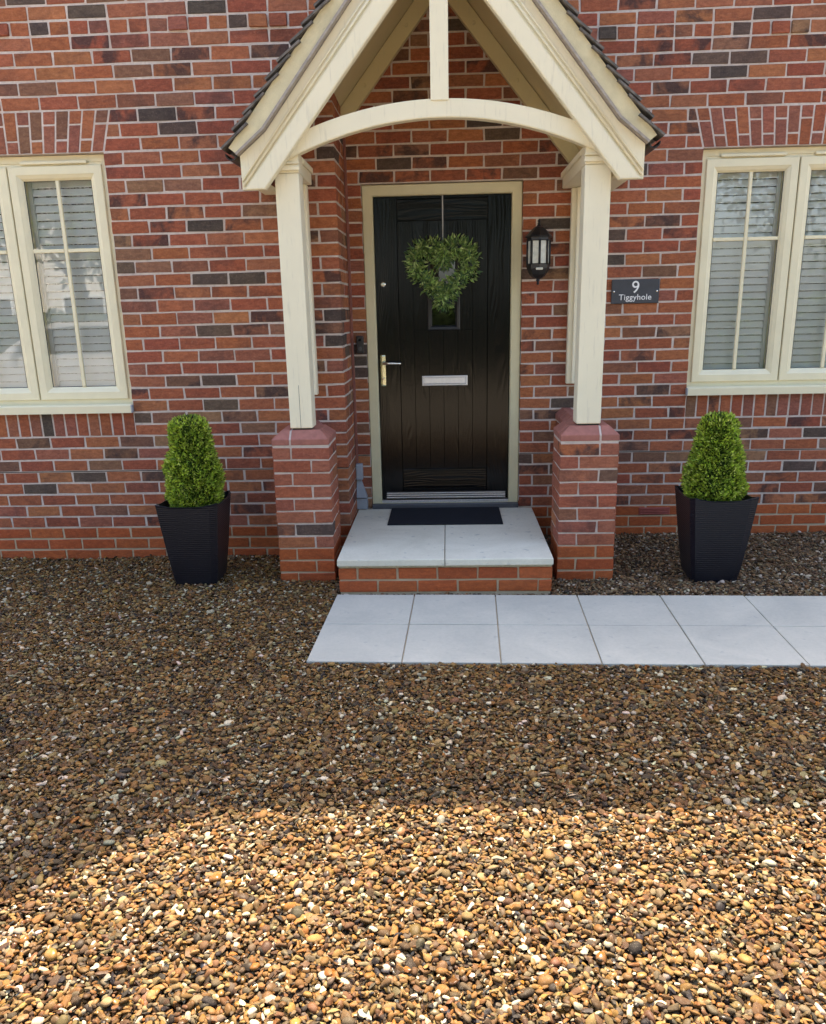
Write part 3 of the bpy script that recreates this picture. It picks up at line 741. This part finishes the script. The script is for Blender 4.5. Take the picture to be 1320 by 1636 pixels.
    # lead along the junction with the wall
    if s < 0:
        P = [e0+d*.10+nn*.03, e0+d*1.0+nn*.03, e0+d*1.0+nn*.045, e0+d*.1+nn*.045]
        prism('lead_flashing', S([(p.x, p.y) for p in P], s), WY-.030, WY-.002, M_LEAD, porch)
tube('ridge_tile', [(PXC, -1.05, 3.63), (PXC, -.01, 3.63)], .075, M_TILE, porch, 12)
box('king_post', -.070, .022, -.962, -.895, 2.545, 3.25, M_CREAM, porch, .004, 2)
N = 28; lo, hi = [], []
for i in range(N+1):
    u = -.80+1.60*i/N; lo.append((PXC+u, 2.468-.158*(u/.758)**2)); hi.append((PXC+u, 2.556-.158*(u/.758)**2*.94))
ab = bmesh.new()
for i in range(N): pass
bm_prism(ab, lo+hi[::-1], -.956, -.898, .004); bmo('tie_beam', ab, M_CREAM, porch)

# ------------------------------------------------------------------ things fixed to the walls and the door
lamp = empty('wall_lantern', (.583, 0, 1.67), 'black wall lantern with pale glass panes beside the front door', 'lantern')
LC = (.583, -.088, 0)
lathe('lantern_roof', [(.082, 1.945), (.084, 1.950), (.080, 1.957), (.030, 2.006), (.014, 2.014), (.010, 2.022)], LC, M_BLACK, lamp, 8)
lathe('finial', [(.006, 2.020), (.010, 2.028), (.006, 2.036), (.011, 2.043), (.004, 2.052)], LC, M_BLACK, lamp, 10)
lathe('top_ring', [(.070, 1.925), (.073, 1.930), (.073, 1.946), (.066, 1.946)], LC, M_BLACK, lamp, 8)
lathe('lantern_base', [(.008, 1.698), (.030, 1.706), (.055, 1.728), (.071, 1.762), (.073, 1.788), (.068, 1.792)], LC, M_BLACK, lamp, 8)
lathe('drop_finial', [(.004, 1.664), (.010, 1.672), (.006, 1.682), (.012, 1.690), (.010, 1.699)], LC, M_BLACK, lamp, 10)
for k in range(8):
    a = 2*math.pi*k/8; c = Vector((LC[0]+.069*math.cos(a), LC[1]+.069*math.sin(a), 0))
    tube('corner_bar', [(c.x, c.y, 1.786), (c.x, c.y, 1.93)], .0075, M_BLACK, lamp, 6)
    a2 = a+math.pi/8; ctr = Vector((LC[0]+.0615*math.cos(a2), LC[1]+.0615*math.sin(a2))); tx = Vector((-math.sin(a2), math.cos(a2))); nx = Vector((math.cos(a2), math.sin(a2)))
    V = [(*(ctr+tx*t+nx*dd), z) for dd in (0, -.003) for t, z in ((-.0205, 1.79), (.0205, 1.79), (.0205, 1.928), (-.0205, 1.928))]
    mesh('pane', V, [(0, 1, 2, 3), (7, 6, 5, 4), (0, 4, 5, 1), (1, 5, 6, 2), (2, 6, 7, 3), (3, 7, 4, 0)], M_LGLASS, lamp)
box('back_plate', .548, .618, -.013, -.0015, 1.735, 1.990, M_BLACK, lamp, .004)
box('sensor', .562, .604, -.168, -.150, 1.752, 1.766, M_LGLASS, lamp, .002)

sign = empty('house_sign', (1.217, 0, 1.537), 'dark slate house sign with white number and name', 'sign')
box('plate', 1.065, 1.369, -.011, -.0015, 1.537, 1.687, M_SLATE, sign, .003)
def text(body, size, x, z, name):
    cu_ = bpy.data.curves.new(name, 'FONT'); cu_.body = body; cu_.size = size; cu_.align_x = 'CENTER'; cu_.align_y = 'BOTTOM_BASELINE'; cu_.extrude = .0006; cu_.space_character = 1.06; cu_.offset = .0002
    cu_.materials.append(M_TEXT); t_ = bpy.data.objects.new('t', cu_); COL.objects.link(t_); bpy.context.view_layer.update(); me = bpy.data.meshes.new_from_object(t_.evaluated_get(bpy.context.evaluated_depsgraph_get())); bpy.data.objects.remove(t_); o = bpy.data.objects.new(name, me); reg(o, sign, (x, -.0122, z)); o.rotation_euler = (R(90), 0, 0); return o
text('9', .106, 1.217, 1.603, 'number'); text('Tiggyhole', .051, 1.217, 1.560, 'lettering')
for x in (1.080, 1.354): lathe('screw', [(.0055, 0), (.0055, -.002), (.002, -.003)], (x, -.011, 1.612), M_CHROME, sign, 10, 'y')

bell = empty('doorbell', (-.572, 0, 1.256), 'slim black video doorbell on brick beside door frame', 'doorbell')
box('body', -.596, -.549, -.028, -.0015, 1.258, 1.370, M_BLACK, bell, .005, 2)
lathe('button', [(.0135, 0), (.0135, -.002), (.010, -.003)], (-.5725, -.0278, 1.288), simple('dark_button', (.05, .05, .055), .3), bell, 16, 'y')
lathe('lens', [(.010, 0), (.009, -.002)], (-.5725, -.0278, 1.345), simple('camera_lens', (.01, .01, .012), .05), bell, 16, 'y')

duct = empty('cable_cover', (-.61, -.03, .2), 'grey plastic cable cover in corner at foot of wall', 'cable cover')
box('upper_box', -.632, -.585, -.055, -.0015, .408, .520, M_DUCT, duct, .008, 2)
V = [(-.632, -.056, .205), (-.560, -.066, .205), (-.560, -.0015, .205), (-.632, -.0015, .205), (-.632, -.058, .285), (-.560, -.066, .285), (-.560, -.0015, .285), (-.632, -.0015, .285), (-.630, -.030, .406), (-.600, -.030, .406), (-.600, -.0015, .406), (-.630, -.0015, .406)]
F = [(3, 2, 1, 0), (8, 9, 10, 11)]+[(a+i, a+(i+1) % 4, a+4+(i+1) % 4, a+4+i) for a in (0, 4) for i in range(4)]
mesh('lower_hood', V, F, M_DUCT, duct)
box('seam', -.6325, -.5595, -.0665, -.0012, .2825, .2865, M_BLACK, duct, 0)

# leaves ------------------------------------------------------------
def leaves(P, D, L, W, C, fold=.25):
    """one folded four-point leaf per row: base P, direction D, length L, half width W, colour C"""
    n = len(P); D = D/np.linalg.norm(D, axis=1, keepdims=True)
    up = nrg.normal(size=(n, 3)); s = np.cross(D, up); s /= np.linalg.norm(s, axis=1, keepdims=True); t = np.cross(s, D)
    b, m_ = P, P+D*L[:, None]*.45; e = P+D*L[:, None]
    V = np.stack([b, m_+s*W[:, None]+t*W[:, None]*fold, e, m_-s*W[:, None]+t*W[:, None]*fold], 1).reshape(-1, 3)
    F = [f for i in range(0, 4*n, 4) for f in ((i, i+1, i+2), (i, i+2, i+3))]
    return V, F, np.repeat(np.concatenate([C, np.ones((n, 1))], 1), 4, 0)

wreath = empty('heart_wreath', (-.02, .03, 1.51), 'heart-shaped green leaf wreath hanging on the black door', 'wreath')
hx = lambda t: .178*math.sin(t)**3; hz = lambda t: (13*math.cos(t)-5*math.cos(2*t)-2*math.cos(3*t)-math.cos(4*t))/16
pts = []
for i in range(120):
    t = 2*math.pi*i/120; pts.append((-.019+hx(t)*1.02, 1.768+.182*hz(t)+.010))
HW = yd-.012
tube('wire_frame', [(x, HW-.022, z) for x, z in pts+pts[:1]], .014, simple('twig_core', (.035, .03, .018), .9), wreath, 6)
P, D, C, Ls = [], [], [], []
for i in range(4300):
    k = nrg.integers(0, 120); x, z = pts[k]; x2, z2 = pts[(k+1) % 120]; f_ = nrg.random()
    a = nrg.uniform(0, 2*math.pi); rr = min(abs(nrg.normal(0, .031)), .055); ox, oz = math.cos(a), math.sin(a)
    P.append((x*(1-f_)+x2*f_+ox*rr, HW-.030-nrg.uniform(0, .032)*(1-rr/.06), z*(1-f_)+z2*f_+oz*rr))
    D.append((ox+nrg.normal(0, .35), -abs(nrg.normal(.45, .3)), oz+.1+nrg.normal(0, .35)))
    q = nrg.random(); base = np.array((.20, .30, .08)) if q < .42 else (np.array((.075, .14, .06)) if q < .74 else np.array((.42, .50, .20)))
    C.append(base*nrg.uniform(.5, 1.45)); Ls.append(nrg.uniform(.026, .046))
Ls = np.array(Ls); V, F, Cc = leaves(np.array(P), np.array(D), Ls, Ls*.16, np.array(C)*1.35); o = mesh('foliage', V, F, M_LEAF, wreath, cols=Cc); o['kind'] = 'stuff'
for k, (x, z) in enumerate(((-.10, 1.925), (-.19, 1.83), (-.155, 1.70), (-.085, 1.60), (-.03, 1.565), (.085, 1.915), (.15, 1.80), (.02, 1.575), (.02, 1.90), (.10, 1.69))):
    fl = []
    P = np.tile(np.array([[x, HW-.052, z]]), (26, 1))+nrg.normal(0, .003, (26, 3)); D = nrg.normal(0, 1, (26, 3)); D[:, 1] = -abs(D[:, 1])*.6
    V, F, Cc = leaves(P, D, np.full(26, .021), np.full(26, .005), np.tile(np.array([[.045, .050, .085]]), (26, 1))*nrg.uniform(.7, 1.2, (26, 1)))
    mesh('thistle_flower', V, F, M_LEAF, wreath, cols=Cc)
bm = bmesh.new(); bm_box(bm, -.0215, -.0135, yd-.006, yd-.0045, 1.90, 2.215); bm_box(bm, -.0215, -.0135, yd-.006, yd+.010, 2.215, 2.2255); bmo('ribbon', bm, simple('grey_ribbon', (.34, .34, .34), .6), wreath)

# ------------------------------------------------------------------ planters and topiary
def planter(cx, cy, label):
    p = empty('planter', (cx, cy, 0), label, 'planter', 'black square planters either side of the porch')
    H = .505; b0, t0 = .128, .186; V, F = [], []; NS = 9; rows = []
    def sq(h, z, bow, corner=0.014, lift=0):
        pts = []
        for s in range(4):
            for i in range(NS):
                t = -1+2*i/NS
                if abs(t) > .92: t = .92*(1 if t > 0 else -1)
                o_ = h-bow*(1-t*t); zz = z+lift*(t*t)**1.5
                a = (t*(h-corner*.4), -o_); c_, s_ = (1, 0, -1, 0)[s], (0, 1, 0, -1)[s]
                pts.append((cx+a[0]*c_-a[1]*s_, cy+a[0]*s_+a[1]*c_, zz))
        return pts
    prof = [(b0-.02, -.02, 0, 0), (b0-.004, -.006, 0, 0), (b0, .012, 0, 0)]+[(b0+(t0-b0)*(k/10)**.85, .012+(H-.030-.012)*k/10, .002+.006*k/10, .02*(k/10)) for k in range(1, 11)]
    prof += [(t0+.002, H-.026, .008, .026), (t0-.006, H-.024, .008, .026), (t0-.012, H-.05, .008, .026), (t0-.022, H-.16, .006, 0)]
    for h, z, bw, lf in prof: rows.append(sq(h, z, bw, lift=lf))
    n = 4*NS
    for r_ in rows: V += r_
    for k in range(len(rows)-1):
        for i in range(n): F.append((k*n+i, k*n+(i+1) % n, (k+1)*n+(i+1) % n, (k+1)*n+i))
    F.append(tuple(range(n))[::-1])
    o = mesh('pot', V, F, M_POT, p)
    h = t0-.016; mesh('soil', [(cx-h, cy-h, H-.10), (cx+h, cy-h, H-.10), (cx+h, cy+h, H-.10), (cx-h, cy+h, H-.10)], [(0, 1, 2, 3)], M_SOIL, p)
    return p
def topiary(cx, cy, prof, label, nl, seed, squareness=.0):
    g = np.random.default_rng(seed)
    t = empty('topiary_shrub', (cx, cy, .40), label, 'shrub', 'clipped shrubs in the planters')
    zs = np.array([p[0] for p in prof]); rs = np.array([p[1] for p in prof])
    tube('stem', [(cx, cy, .38), (cx+.003, cy, .55), (cx, cy, .80)], [.014, .011, .006], M_BARK, t, 8)
    z = g.uniform(zs[0], zs[-1], nl*3); r = np.interp(z, zs, rs); k = g.random(nl*3) < (r+.02)/(rs.max()+.02); z, r = z[k][:nl], r[k][:nl]; n = len(z)
    a = g.uniform(0, 2*np.pi, n); lump = 1+.07*np.sin(5*a+z*31)+.05*np.sin(11*a-z*47)
    dep = g.random(n)**2.2*.055; rr = np.maximum(r*lump-dep, .002)
    P = np.stack([cx+rr*np.cos(a), cy+rr*np.sin(a), z], 1)
    topk = np.clip((z-(zs[-1]-.07))/.07, 0, 1)
    D = np.stack([np.cos(a)*(1-topk*.6), np.sin(a)*(1-topk*.6), .55+topk], 1)+g.normal(0, .48, (n, 3))
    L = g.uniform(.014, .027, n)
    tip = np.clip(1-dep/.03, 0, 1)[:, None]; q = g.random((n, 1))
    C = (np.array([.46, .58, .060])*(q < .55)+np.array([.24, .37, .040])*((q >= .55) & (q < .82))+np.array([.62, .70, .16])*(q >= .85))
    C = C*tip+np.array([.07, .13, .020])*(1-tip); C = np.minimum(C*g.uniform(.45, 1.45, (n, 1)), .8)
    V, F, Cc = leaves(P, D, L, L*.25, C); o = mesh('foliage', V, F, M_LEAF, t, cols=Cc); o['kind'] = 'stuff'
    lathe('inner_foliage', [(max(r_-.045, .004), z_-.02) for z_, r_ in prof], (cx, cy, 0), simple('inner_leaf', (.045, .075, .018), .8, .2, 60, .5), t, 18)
    # twigs that carry the leaves
    P2 = np.stack([cx+0*a[:900], cy+0*a[:900], z[:900]-.05], 1); E = P[:900]
    bm = bmesh.new()
    for p0, p1 in zip(P2, E):
        p0 = Vector(p0); p1 = Vector(p1); s_ = (p1-p0).cross(Vector((0, 0, 1))).normalized()*.0011
        u_ = Vector((0, 0, .0011)); vv = [bm.verts.new(q_) for q_ in (p0+s_, p0-s_*.5+u_, p0-s_*.5-u_, p1)]
        for f in ((0, 1, 3), (1, 2, 3), (2, 0, 3)): bm.faces.new([vv[i] for i in f])
    o = bmo('twigs', bm, M_BARK, t); o['kind'] = 'stuff'
    return t
LPX, RPX, PY = -1.492, 1.527, -.945
planter(LPX, PY, 'tall black ribbed planter on the gravel under the left window'); planter(RPX, PY, 'tall black ribbed planter in the bed right of the porch')
topiary(LPX+.015, PY, [(.40, .105), (.47, .130), (.51, .148), (.60, .150), (.70, .145), (.745, .126), (.79, .110), (.88, .107), (.935, .098), (.962, .060), (.968, .02)], 'clipped two-tier green shrub in the planter left of the porch', 17000, 3)
topiary(RPX-.012, PY, [(.40, .105), (.47, .138), (.51, .160), (.56, .156), (.66, .138), (.74, .119), (.83, .098), (.90, .090), (.928, .060), (.934, .02)], 'clipped cone-shaped green shrub in the planter right of the porch', 16500, 4)

# ------------------------------------------------------------------ across the drive, behind the viewer (seen in the window glass)
def tree(x, y, h, r, label, seed, leaf=(.06, .10, .022), nl=5200):
    g = np.random.default_rng(seed); t = empty('garden_tree', (x, y, 0), label, 'tree', 'trees across the drive')
    tube('trunk', [(x, y, -.05), (x+.05, y, h*.25), (x-.04, y+.05, h*.5), (x, y, h*.85)], [.22*r/2, .17*r/2, .12*r/2, .04], M_BARK, t, 8)
    for k in range(5):
        a = g.uniform(0, 6.28); z0 = h*g.uniform(.3, .55); tube('limb', [(x, y, z0), (x+r*.35*math.cos(a), y+r*.35*math.sin(a), z0+h*.14), (x+r*.7*math.cos(a), y+r*.7*math.sin(a), z0+h*.24)], [.08, .055, .02], M_BARK, t, 6)
    nc = 34; cc = g.normal(size=(nc, 3)); cc /= np.linalg.norm(cc, axis=1, keepdims=True); cc *= g.random((nc, 1))**.4
    cc = cc*np.array([r*.85, r*.85, h*.33])+np.array([x, y, h*.64]); k = g.integers(0, nc, nl); d = g.normal(size=(nl, 3)); d /= np.linalg.norm(d, axis=1, keepdims=True)
    P = cc[k]+d*(g.random((nl, 1))**.5)*r*.36; L = g.uniform(.14, .26, nl)
    V, F, Cc = leaves(P, d+g.normal(0, .6, (nl, 3)), L, L*.33, np.array(leaf)*g.uniform(.6, 1.5, (nl, 1))); o = mesh('crown', V, F, M_LEAF, t, cols=Cc); o['kind'] = 'stuff'
for i, (x, y, h, r_, lf) in enumerate(((-9.5, -17, 7.5, 2.6, (.075, .12, .025)), (-15.5, -16, 8.5, 3.0, (.06, .10, .02)), (3.2, -18, 8.0, 2.8, (.06, .10, .022)), (8.2, -16, 9.0, 3.0, (.07, .115, .022)), (13.5, -18, 8.0, 3.1, (.055, .10, .02)), (-2.6, -12.6, 8.5, 3.0, (.05, .085, .02)), (1.9, -12.2, 9.0, 3.1, (.05, .09, .02)), (-.5, -15.6, 10.0, 3.2, (.05, .09, .02)))):
    tree(x, y, h, r_, ('green garden tree across the drive, number %s from the left' % ('one', 'two', 'three', 'four', 'five', 'six', 'seven', 'eight')[i]).replace('number eight from the left', 'tall one straight opposite the door').replace('number six from the left', 'nearest tree opposite the left post').replace('number seven from the left', 'nearest tree opposite the right post').replace('number one from the left', 'left of the pale house').replace('number two from the left', 'farthest left').replace('number three from the left', 'right of the pale house').replace('number four from the left', 'tallest of the row').replace('number five from the left', 'farthest right'), 60+i, lf)
g_ = np.random.default_rng(8); hd = empty('garden_hedge', (0, -14, 0), 'clipped green hedge along the far edge of the drive', 'hedge'); nl = 9000
P = np.stack([g_.uniform(-24, 24, nl), -14+g_.choice([-.45, .45], nl)+g_.normal(0, .06, nl), g_.uniform(0, 1.5, nl)], 1); tpk = g_.random(nl) < .4; P[tpk, 2] = 1.5+g_.normal(0, .05, tpk.sum()); P[tpk, 1] = -14+g_.uniform(-.5, .5, tpk.sum())
L = g_.uniform(.12, .2, nl); V, F, Cc = leaves(P, g_.normal(0, 1, (nl, 3)), L, L*.35, np.array((.06, .105, .02))*g_.uniform(.6, 1.5, (nl, 1))); o = mesh('foliage', V, F, M_LEAF, hd, cols=Cc); o['kind'] = 'stuff'
box('twig_mass', -24, 24, -14.4, -13.6, 0, 1.42, simple('hedge_core', (.022, .034, .012), .9, .1, 12, .4), hd, .05)
nh = empty('neighbour_house', (-11.6, -24, 0), 'pale rendered house across the drive, mirrored in the left window', 'house')
M_REND = simple('pale_render', (.80, .78, .73), .85, .2, 3, .05)
box('wall', -16.5, -6.8, -28, -22, 0, 5.2, M_REND, nh, 0)
V = [(x, y, z) for x in (-16.9, -6.4) for y, z in ((-21.7, 5.1), (-28.3, 5.1), (-25, 8.2))]; mesh('roof', V, [(0, 1, 2), (5, 4, 3), (0, 3, 4, 1), (1, 4, 5, 2), (2, 5, 3, 0)], M_ROOF, nh)
for x in (-15.2, -12.2, -9.0):
    for z in (.9, 3.3): wv_ = ring('window', x, x+1.4, z, z+1.3, [(0, -21.95), (0, -21.999+.06), (.07, -21.94), (.07, -21.95)], M_WHITE, nh); box('pane', x+.08, x+1.32, -21.99, -21.96, z+.08, z+1.22, M_BLACK, wv_, 0)
box('door', -10.75, -9.8, -21.995, -21.93, 0, 2.1, M_DUCT, nh, .01)
# parked car
car = empty('parked_car', (-6.0, -8.6, 0), 'silver hatchback car parked on the drive, mirrored in the left window', 'car')
M_CAR = simple('silver_car_paint', (.62, .63, .64), .25, .6, 4, .03, 0, .4); M_CGL = simple('car_glass', (.02, .022, .025), .06, .6); M_TYRE = simple('tyre_rubber', (.02, .02, .02), .8)
cx0, cy0, cy1 = -8.1, -9.4, -7.75
body = [(0, .38), (.02, .62), (.14, .74), (1.05, .92), (1.25, .95), (3.75, .98), (4.12, .94), (4.2, .70), (4.18, .36), (3.75, .26), (.4, .26)]
prism('body', [(cx0+u, z) for u, z in body], cy0, cy1, M_CAR, car, .05)
cab = [(1.12, .93), (1.85, 1.36), (2.15, 1.44), (3.2, 1.45), (3.62, 1.36), (4.05, .95)]; prism('cabin', [(cx0+u, z) for u, z in cab], cy0+.14, cy1-.14, M_CAR, car, .05)
for yy, dy in ((cy1-.145, .012), (cy0+.145, -.012)):
    for poly in ([(1.32, .98), (1.9, 1.34), (2.45, 1.39), (2.45, .98)], [(2.53, .98), (2.53, 1.39), (3.15, 1.39), (3.55, 1.30), (3.75, .98)]): prism('side_window', [(cx0+u, z) for u, z in poly], min(yy, yy+dy), max(yy, yy+dy), M_CGL, car)
mesh('windscreen', [(cx0+1.17, cy0+.2, .965), (cx0+1.17, cy1-.2, .965), (cx0+1.83, cy1-.24, 1.353), (cx0+1.83, cy0+.24, 1.353)], [(0, 1, 2, 3)], M_CGL, car)
for u in (.80, 3.35):
    for yy in (cy0+.10, cy1-.10): wl_ = lathe('tyre', [(.20, -.10), (.30, -.11), (.315, -.08), (.315, .08), (.30, .11), (.20, .10)], (cx0+u, yy, .315), M_TYRE, car, 24, 'y'); lathe('rim', [(.20, -.106), (.05, -.112), (.05, .112), (.20, .106)], (cx0+u, yy, .315), M_ALU, wl_, 12, 'y')
for u in (2.28, 3.30): box('door_handle', cx0+u, cx0+u+.16, cy1+.001, cy1+.03, .80, .83, M_CAR, car, .008)
for yy in (cy0+.25, cy1-.25): box('headlight', cx0-.005, cx0+.16, yy-.16, yy+.16, .60, .70, M_LGLASS, car, .02)
box('door_mirror', cx0+1.45, cx0+1.58, cy1-.10, cy1+.12, .96, 1.08, M_CAR, car, .03)

# ------------------------------------------------------------------ gravel
def pebble_mesh(i, g, angular):
    bm = bmesh.new(); bmesh.ops.create_icosphere(bm, subdivisions=2, radius=1)
    ph = g.uniform(0, 6, 9); am = .10 if angular else .07
    pl = [(lambda v: v/np.linalg.norm(v))(g.normal(size=3)) for _ in range(13 if angular else 7)]; dd = g.uniform(.40, .82, len(pl)) if angular else g.uniform(.60, .88, len(pl))
    sc = np.array((1.15, g.uniform(.55, .95), g.uniform(.34, .66))) if angular else np.array((1.1, g.uniform(.62, .9), g.uniform(.42, .62)))
    for v in bm.verts:
        p = np.array(v.co); r_ = 1+am*(math.sin(3*p[0]+ph[0])+math.sin(3*p[1]+ph[1])+math.sin(3*p[2]+ph[2]))
        for n_, d_ in zip(pl, dd):
            k = p.dot(n_)
            if k*r_ > d_: r_ = d_/k
        v.co = Vector(p*r_*sc)
    me = bpy.data.meshes.new('pebble'); bm.to_mesh(me); bm.free()
    if angular:
        me.shade_flat()
        me.shade_smooth(); 
        try: me.set_sharp_from_angle(angle=R(32))
        except Exception: pass
    else: me.shade_smooth()
    me.materials.append(M_PEB); return bpy.data.objects.new('pebble', me)
peb = bpy.data.collections.new('pebble_shapes'); gp_ = np.random.default_rng(77)
NV = 18
for i in range(NV): peb.objects.link(pebble_mesh(i, gp_, i % 5 != 0))
def gravel_points():
    g = np.random.default_rng(21); out = []
    for layer, (sp, z0) in enumerate(((.0142, -.0185), (.0158, -.0085), (.031, -.002))):
        xs_ = np.arange(-3.8, 3.35, sp); ys_ = np.arange(-5.05, .02, sp*.92); X, Y = np.meshgrid(xs_, ys_)
        X = X+(np.arange(len(ys_)) % 2)[:, None]*sp*.5; X = X.ravel()+g.uniform(-.45, .45, X.size)*sp; Y = Y.ravel()+g.uniform(-.45, .45, Y.size)*sp
        # keep to what the lens, or one a step aside, can see
        half_l = .62+(Y+5.05)*.66; half_r = .55+(Y+5.05)*.58
        k = (X > -np.minimum(half_l+.55, 3.75)) & (X < np.minimum(half_r+.50, 3.3))
        def inbox(a, b, c, d): return (X > a) & (X < b) & (Y > c) & (Y < d)
        k &= ~((X < XC+.01) & (Y > WY-.004)); k &= ~(Y > -.006)
        k &= ~inbox(-1.004, -.669, -.989, -.654); k &= ~inbox(.630, .965, -.989, -.654); k &= ~inbox(-.90, -.77, -.66, 0); k &= ~inbox(.73, .865, -.66, 0)
        k &= ~inbox(-.626, .582, -1.226, .1)
        for px in (LPX, RPX): k &= ~inbox(px-.122, px+.122, PY-.122, PY+.122)
        c_, s_ = math.cos(-PATH_ROT), math.sin(-PATH_ROT); lx = (X-PO.x)*c_-(Y-PO.y)*s_; ly = (X-PO.x)*s_+(Y-PO.y)*c_
        k &= ~((lx > -.006) & (ly < .008) & (ly > -.918))
        if layer == 2: k &= g.random(X.size) < .55
        X, Y = X[k], Y[k]; n = len(X)
        r_ = np.clip(g.lognormal(math.log(.0104), .30, n), .0058, .0220)
        z = z0+g.uniform(-.004, .004, n)+.009*np.sin(X*2.1+1)*np.sin(Y*1.7)+.004*np.sin(X*5.3+Y*3.1)
        nearp = ((lx[k] > -.03) & (ly < .03)[k] & (ly > -.945)[k]); z = np.where(nearp, np.minimum(z, -.0105), z)
        out.append(np.stack([X, Y, z, r_], 1))
    return np.concatenate(out)
GP = gravel_points(); n = len(GP); g = np.random.default_rng(9)
me = bpy.data.meshes.new('gravel'); me.vertices.add(n); me.vertices.foreach_set('co', GP[:, :3].astype(np.float32).ravel())
rot = np.stack([g.normal(0, .29, n), g.normal(0, .29, n), g.uniform(0, 2*math.pi, n)], 1)
PAL = np.array([(.42, .268, .105), (.45, .310, .140), (.35, .205, .080), (.47, .375, .210), (.50, .445, .320), (.235, .140, .070), (.155, .105, .068), (.185, .158, .130), (.285, .250, .200), (.062, .052, .046), (.46, .235, .060), (.27, .155, .095), (.95, 1.02, 1.12)])
PW = np.array([.15, .12, .11, .095, .065, .115, .095, .065, .06, .08, .040, .05, .085]); ci = g.choice(len(PAL), n, p=PW/PW.sum())
colr = PAL[ci]*np.array([[.445, .350, .212]])*g.uniform(.55, 1.32, (n, 1))*(1+g.normal(0, .05, (n, 3)))
bed = ((GP[:, 1] > -1.24-.03*(GP[:, 0]+.6)) & (GP[:, 0] > -.66))[:, None]        # the planted bed beside the path has a greyer, browner chipping
grey = colr.mean(1, keepdims=True)*np.array([[1.05, .88, .80]]); colr = np.where(bed, colr*.72+grey*.28*1.1, colr)
scl = GP[:, 3:4]*np.ones((1, 3))
for nm, ty, dat in (('prot', 'FLOAT_VECTOR', rot), ('pscl', 'FLOAT_VECTOR', scl)):
    me.attributes.new(nm, ty, 'POINT').data.foreach_set('vector', dat.astype(np.float32).ravel())
me.attributes.new('pidx', 'INT', 'POINT').data.foreach_set('value', g.integers(0, NV, n).astype(np.int32))
gl_ = np.where(g.random(n) < .09, g.uniform(0, .35, n), g.uniform(.6, 1, n))
me.attributes.new('pcol', 'FLOAT_COLOR', 'POINT').data.foreach_set('color', np.concatenate([np.clip(colr, .01, .9), gl_[:, None]], 1).astype(np.float32).ravel())
gravel = reg(bpy.data.objects.new('gravel', me)); tag(gravel, 'loose golden brown gravel covering the drive and beds', 'gravel', kind='stuff')
ng = bpy.data.node_groups.new('scatter_gravel', 'GeometryNodeTree'); ng.interface.new_socket('Geometry', in_out='INPUT', socket_type='NodeSocketGeometry'); ng.interface.new_socket('Geometry', in_out='OUTPUT', socket_type='NodeSocketGeometry')
gi_ = ng.nodes.new('NodeGroupInput'); go = ng.nodes.new('NodeGroupOutput'); ip = ng.nodes.new('GeometryNodeInstanceOnPoints'); ci_ = ng.nodes.new('GeometryNodeCollectionInfo')
ci_.inputs[0].default_value = peb; ci_.inputs[1].default_value = True; ci_.inputs[2].default_value = True; ip.inputs['Pick Instance'].default_value = True
def na(nm, ty):
    x = ng.nodes.new('GeometryNodeInputNamedAttribute'); x.data_type = ty; x.inputs[0].default_value = nm; return next(o for o in x.outputs if o.enabled and o.name == 'Attribute')
ng.links.new(gi_.outputs[0], ip.inputs['Points']); ng.links.new(ci_.outputs[0], ip.inputs['Instance']); ng.links.new(na('pidx', 'INT'), ip.inputs['Instance Index'])
er = ng.nodes.new('FunctionNodeEulerToRotation'); ng.links.new(na('prot', 'FLOAT_VECTOR'), er.inputs[0]); ng.links.new(er.outputs[0], ip.inputs['Rotation']); ng.links.new(na('pscl', 'FLOAT_VECTOR'), ip.inputs['Scale'])
ng.links.new(ip.outputs[0], go.inputs[0])
md = gravel.modifiers.new('scatter', 'NODES'); md.node_group = ng
print('gravel stones', n, 'objects', len(SC.objects))
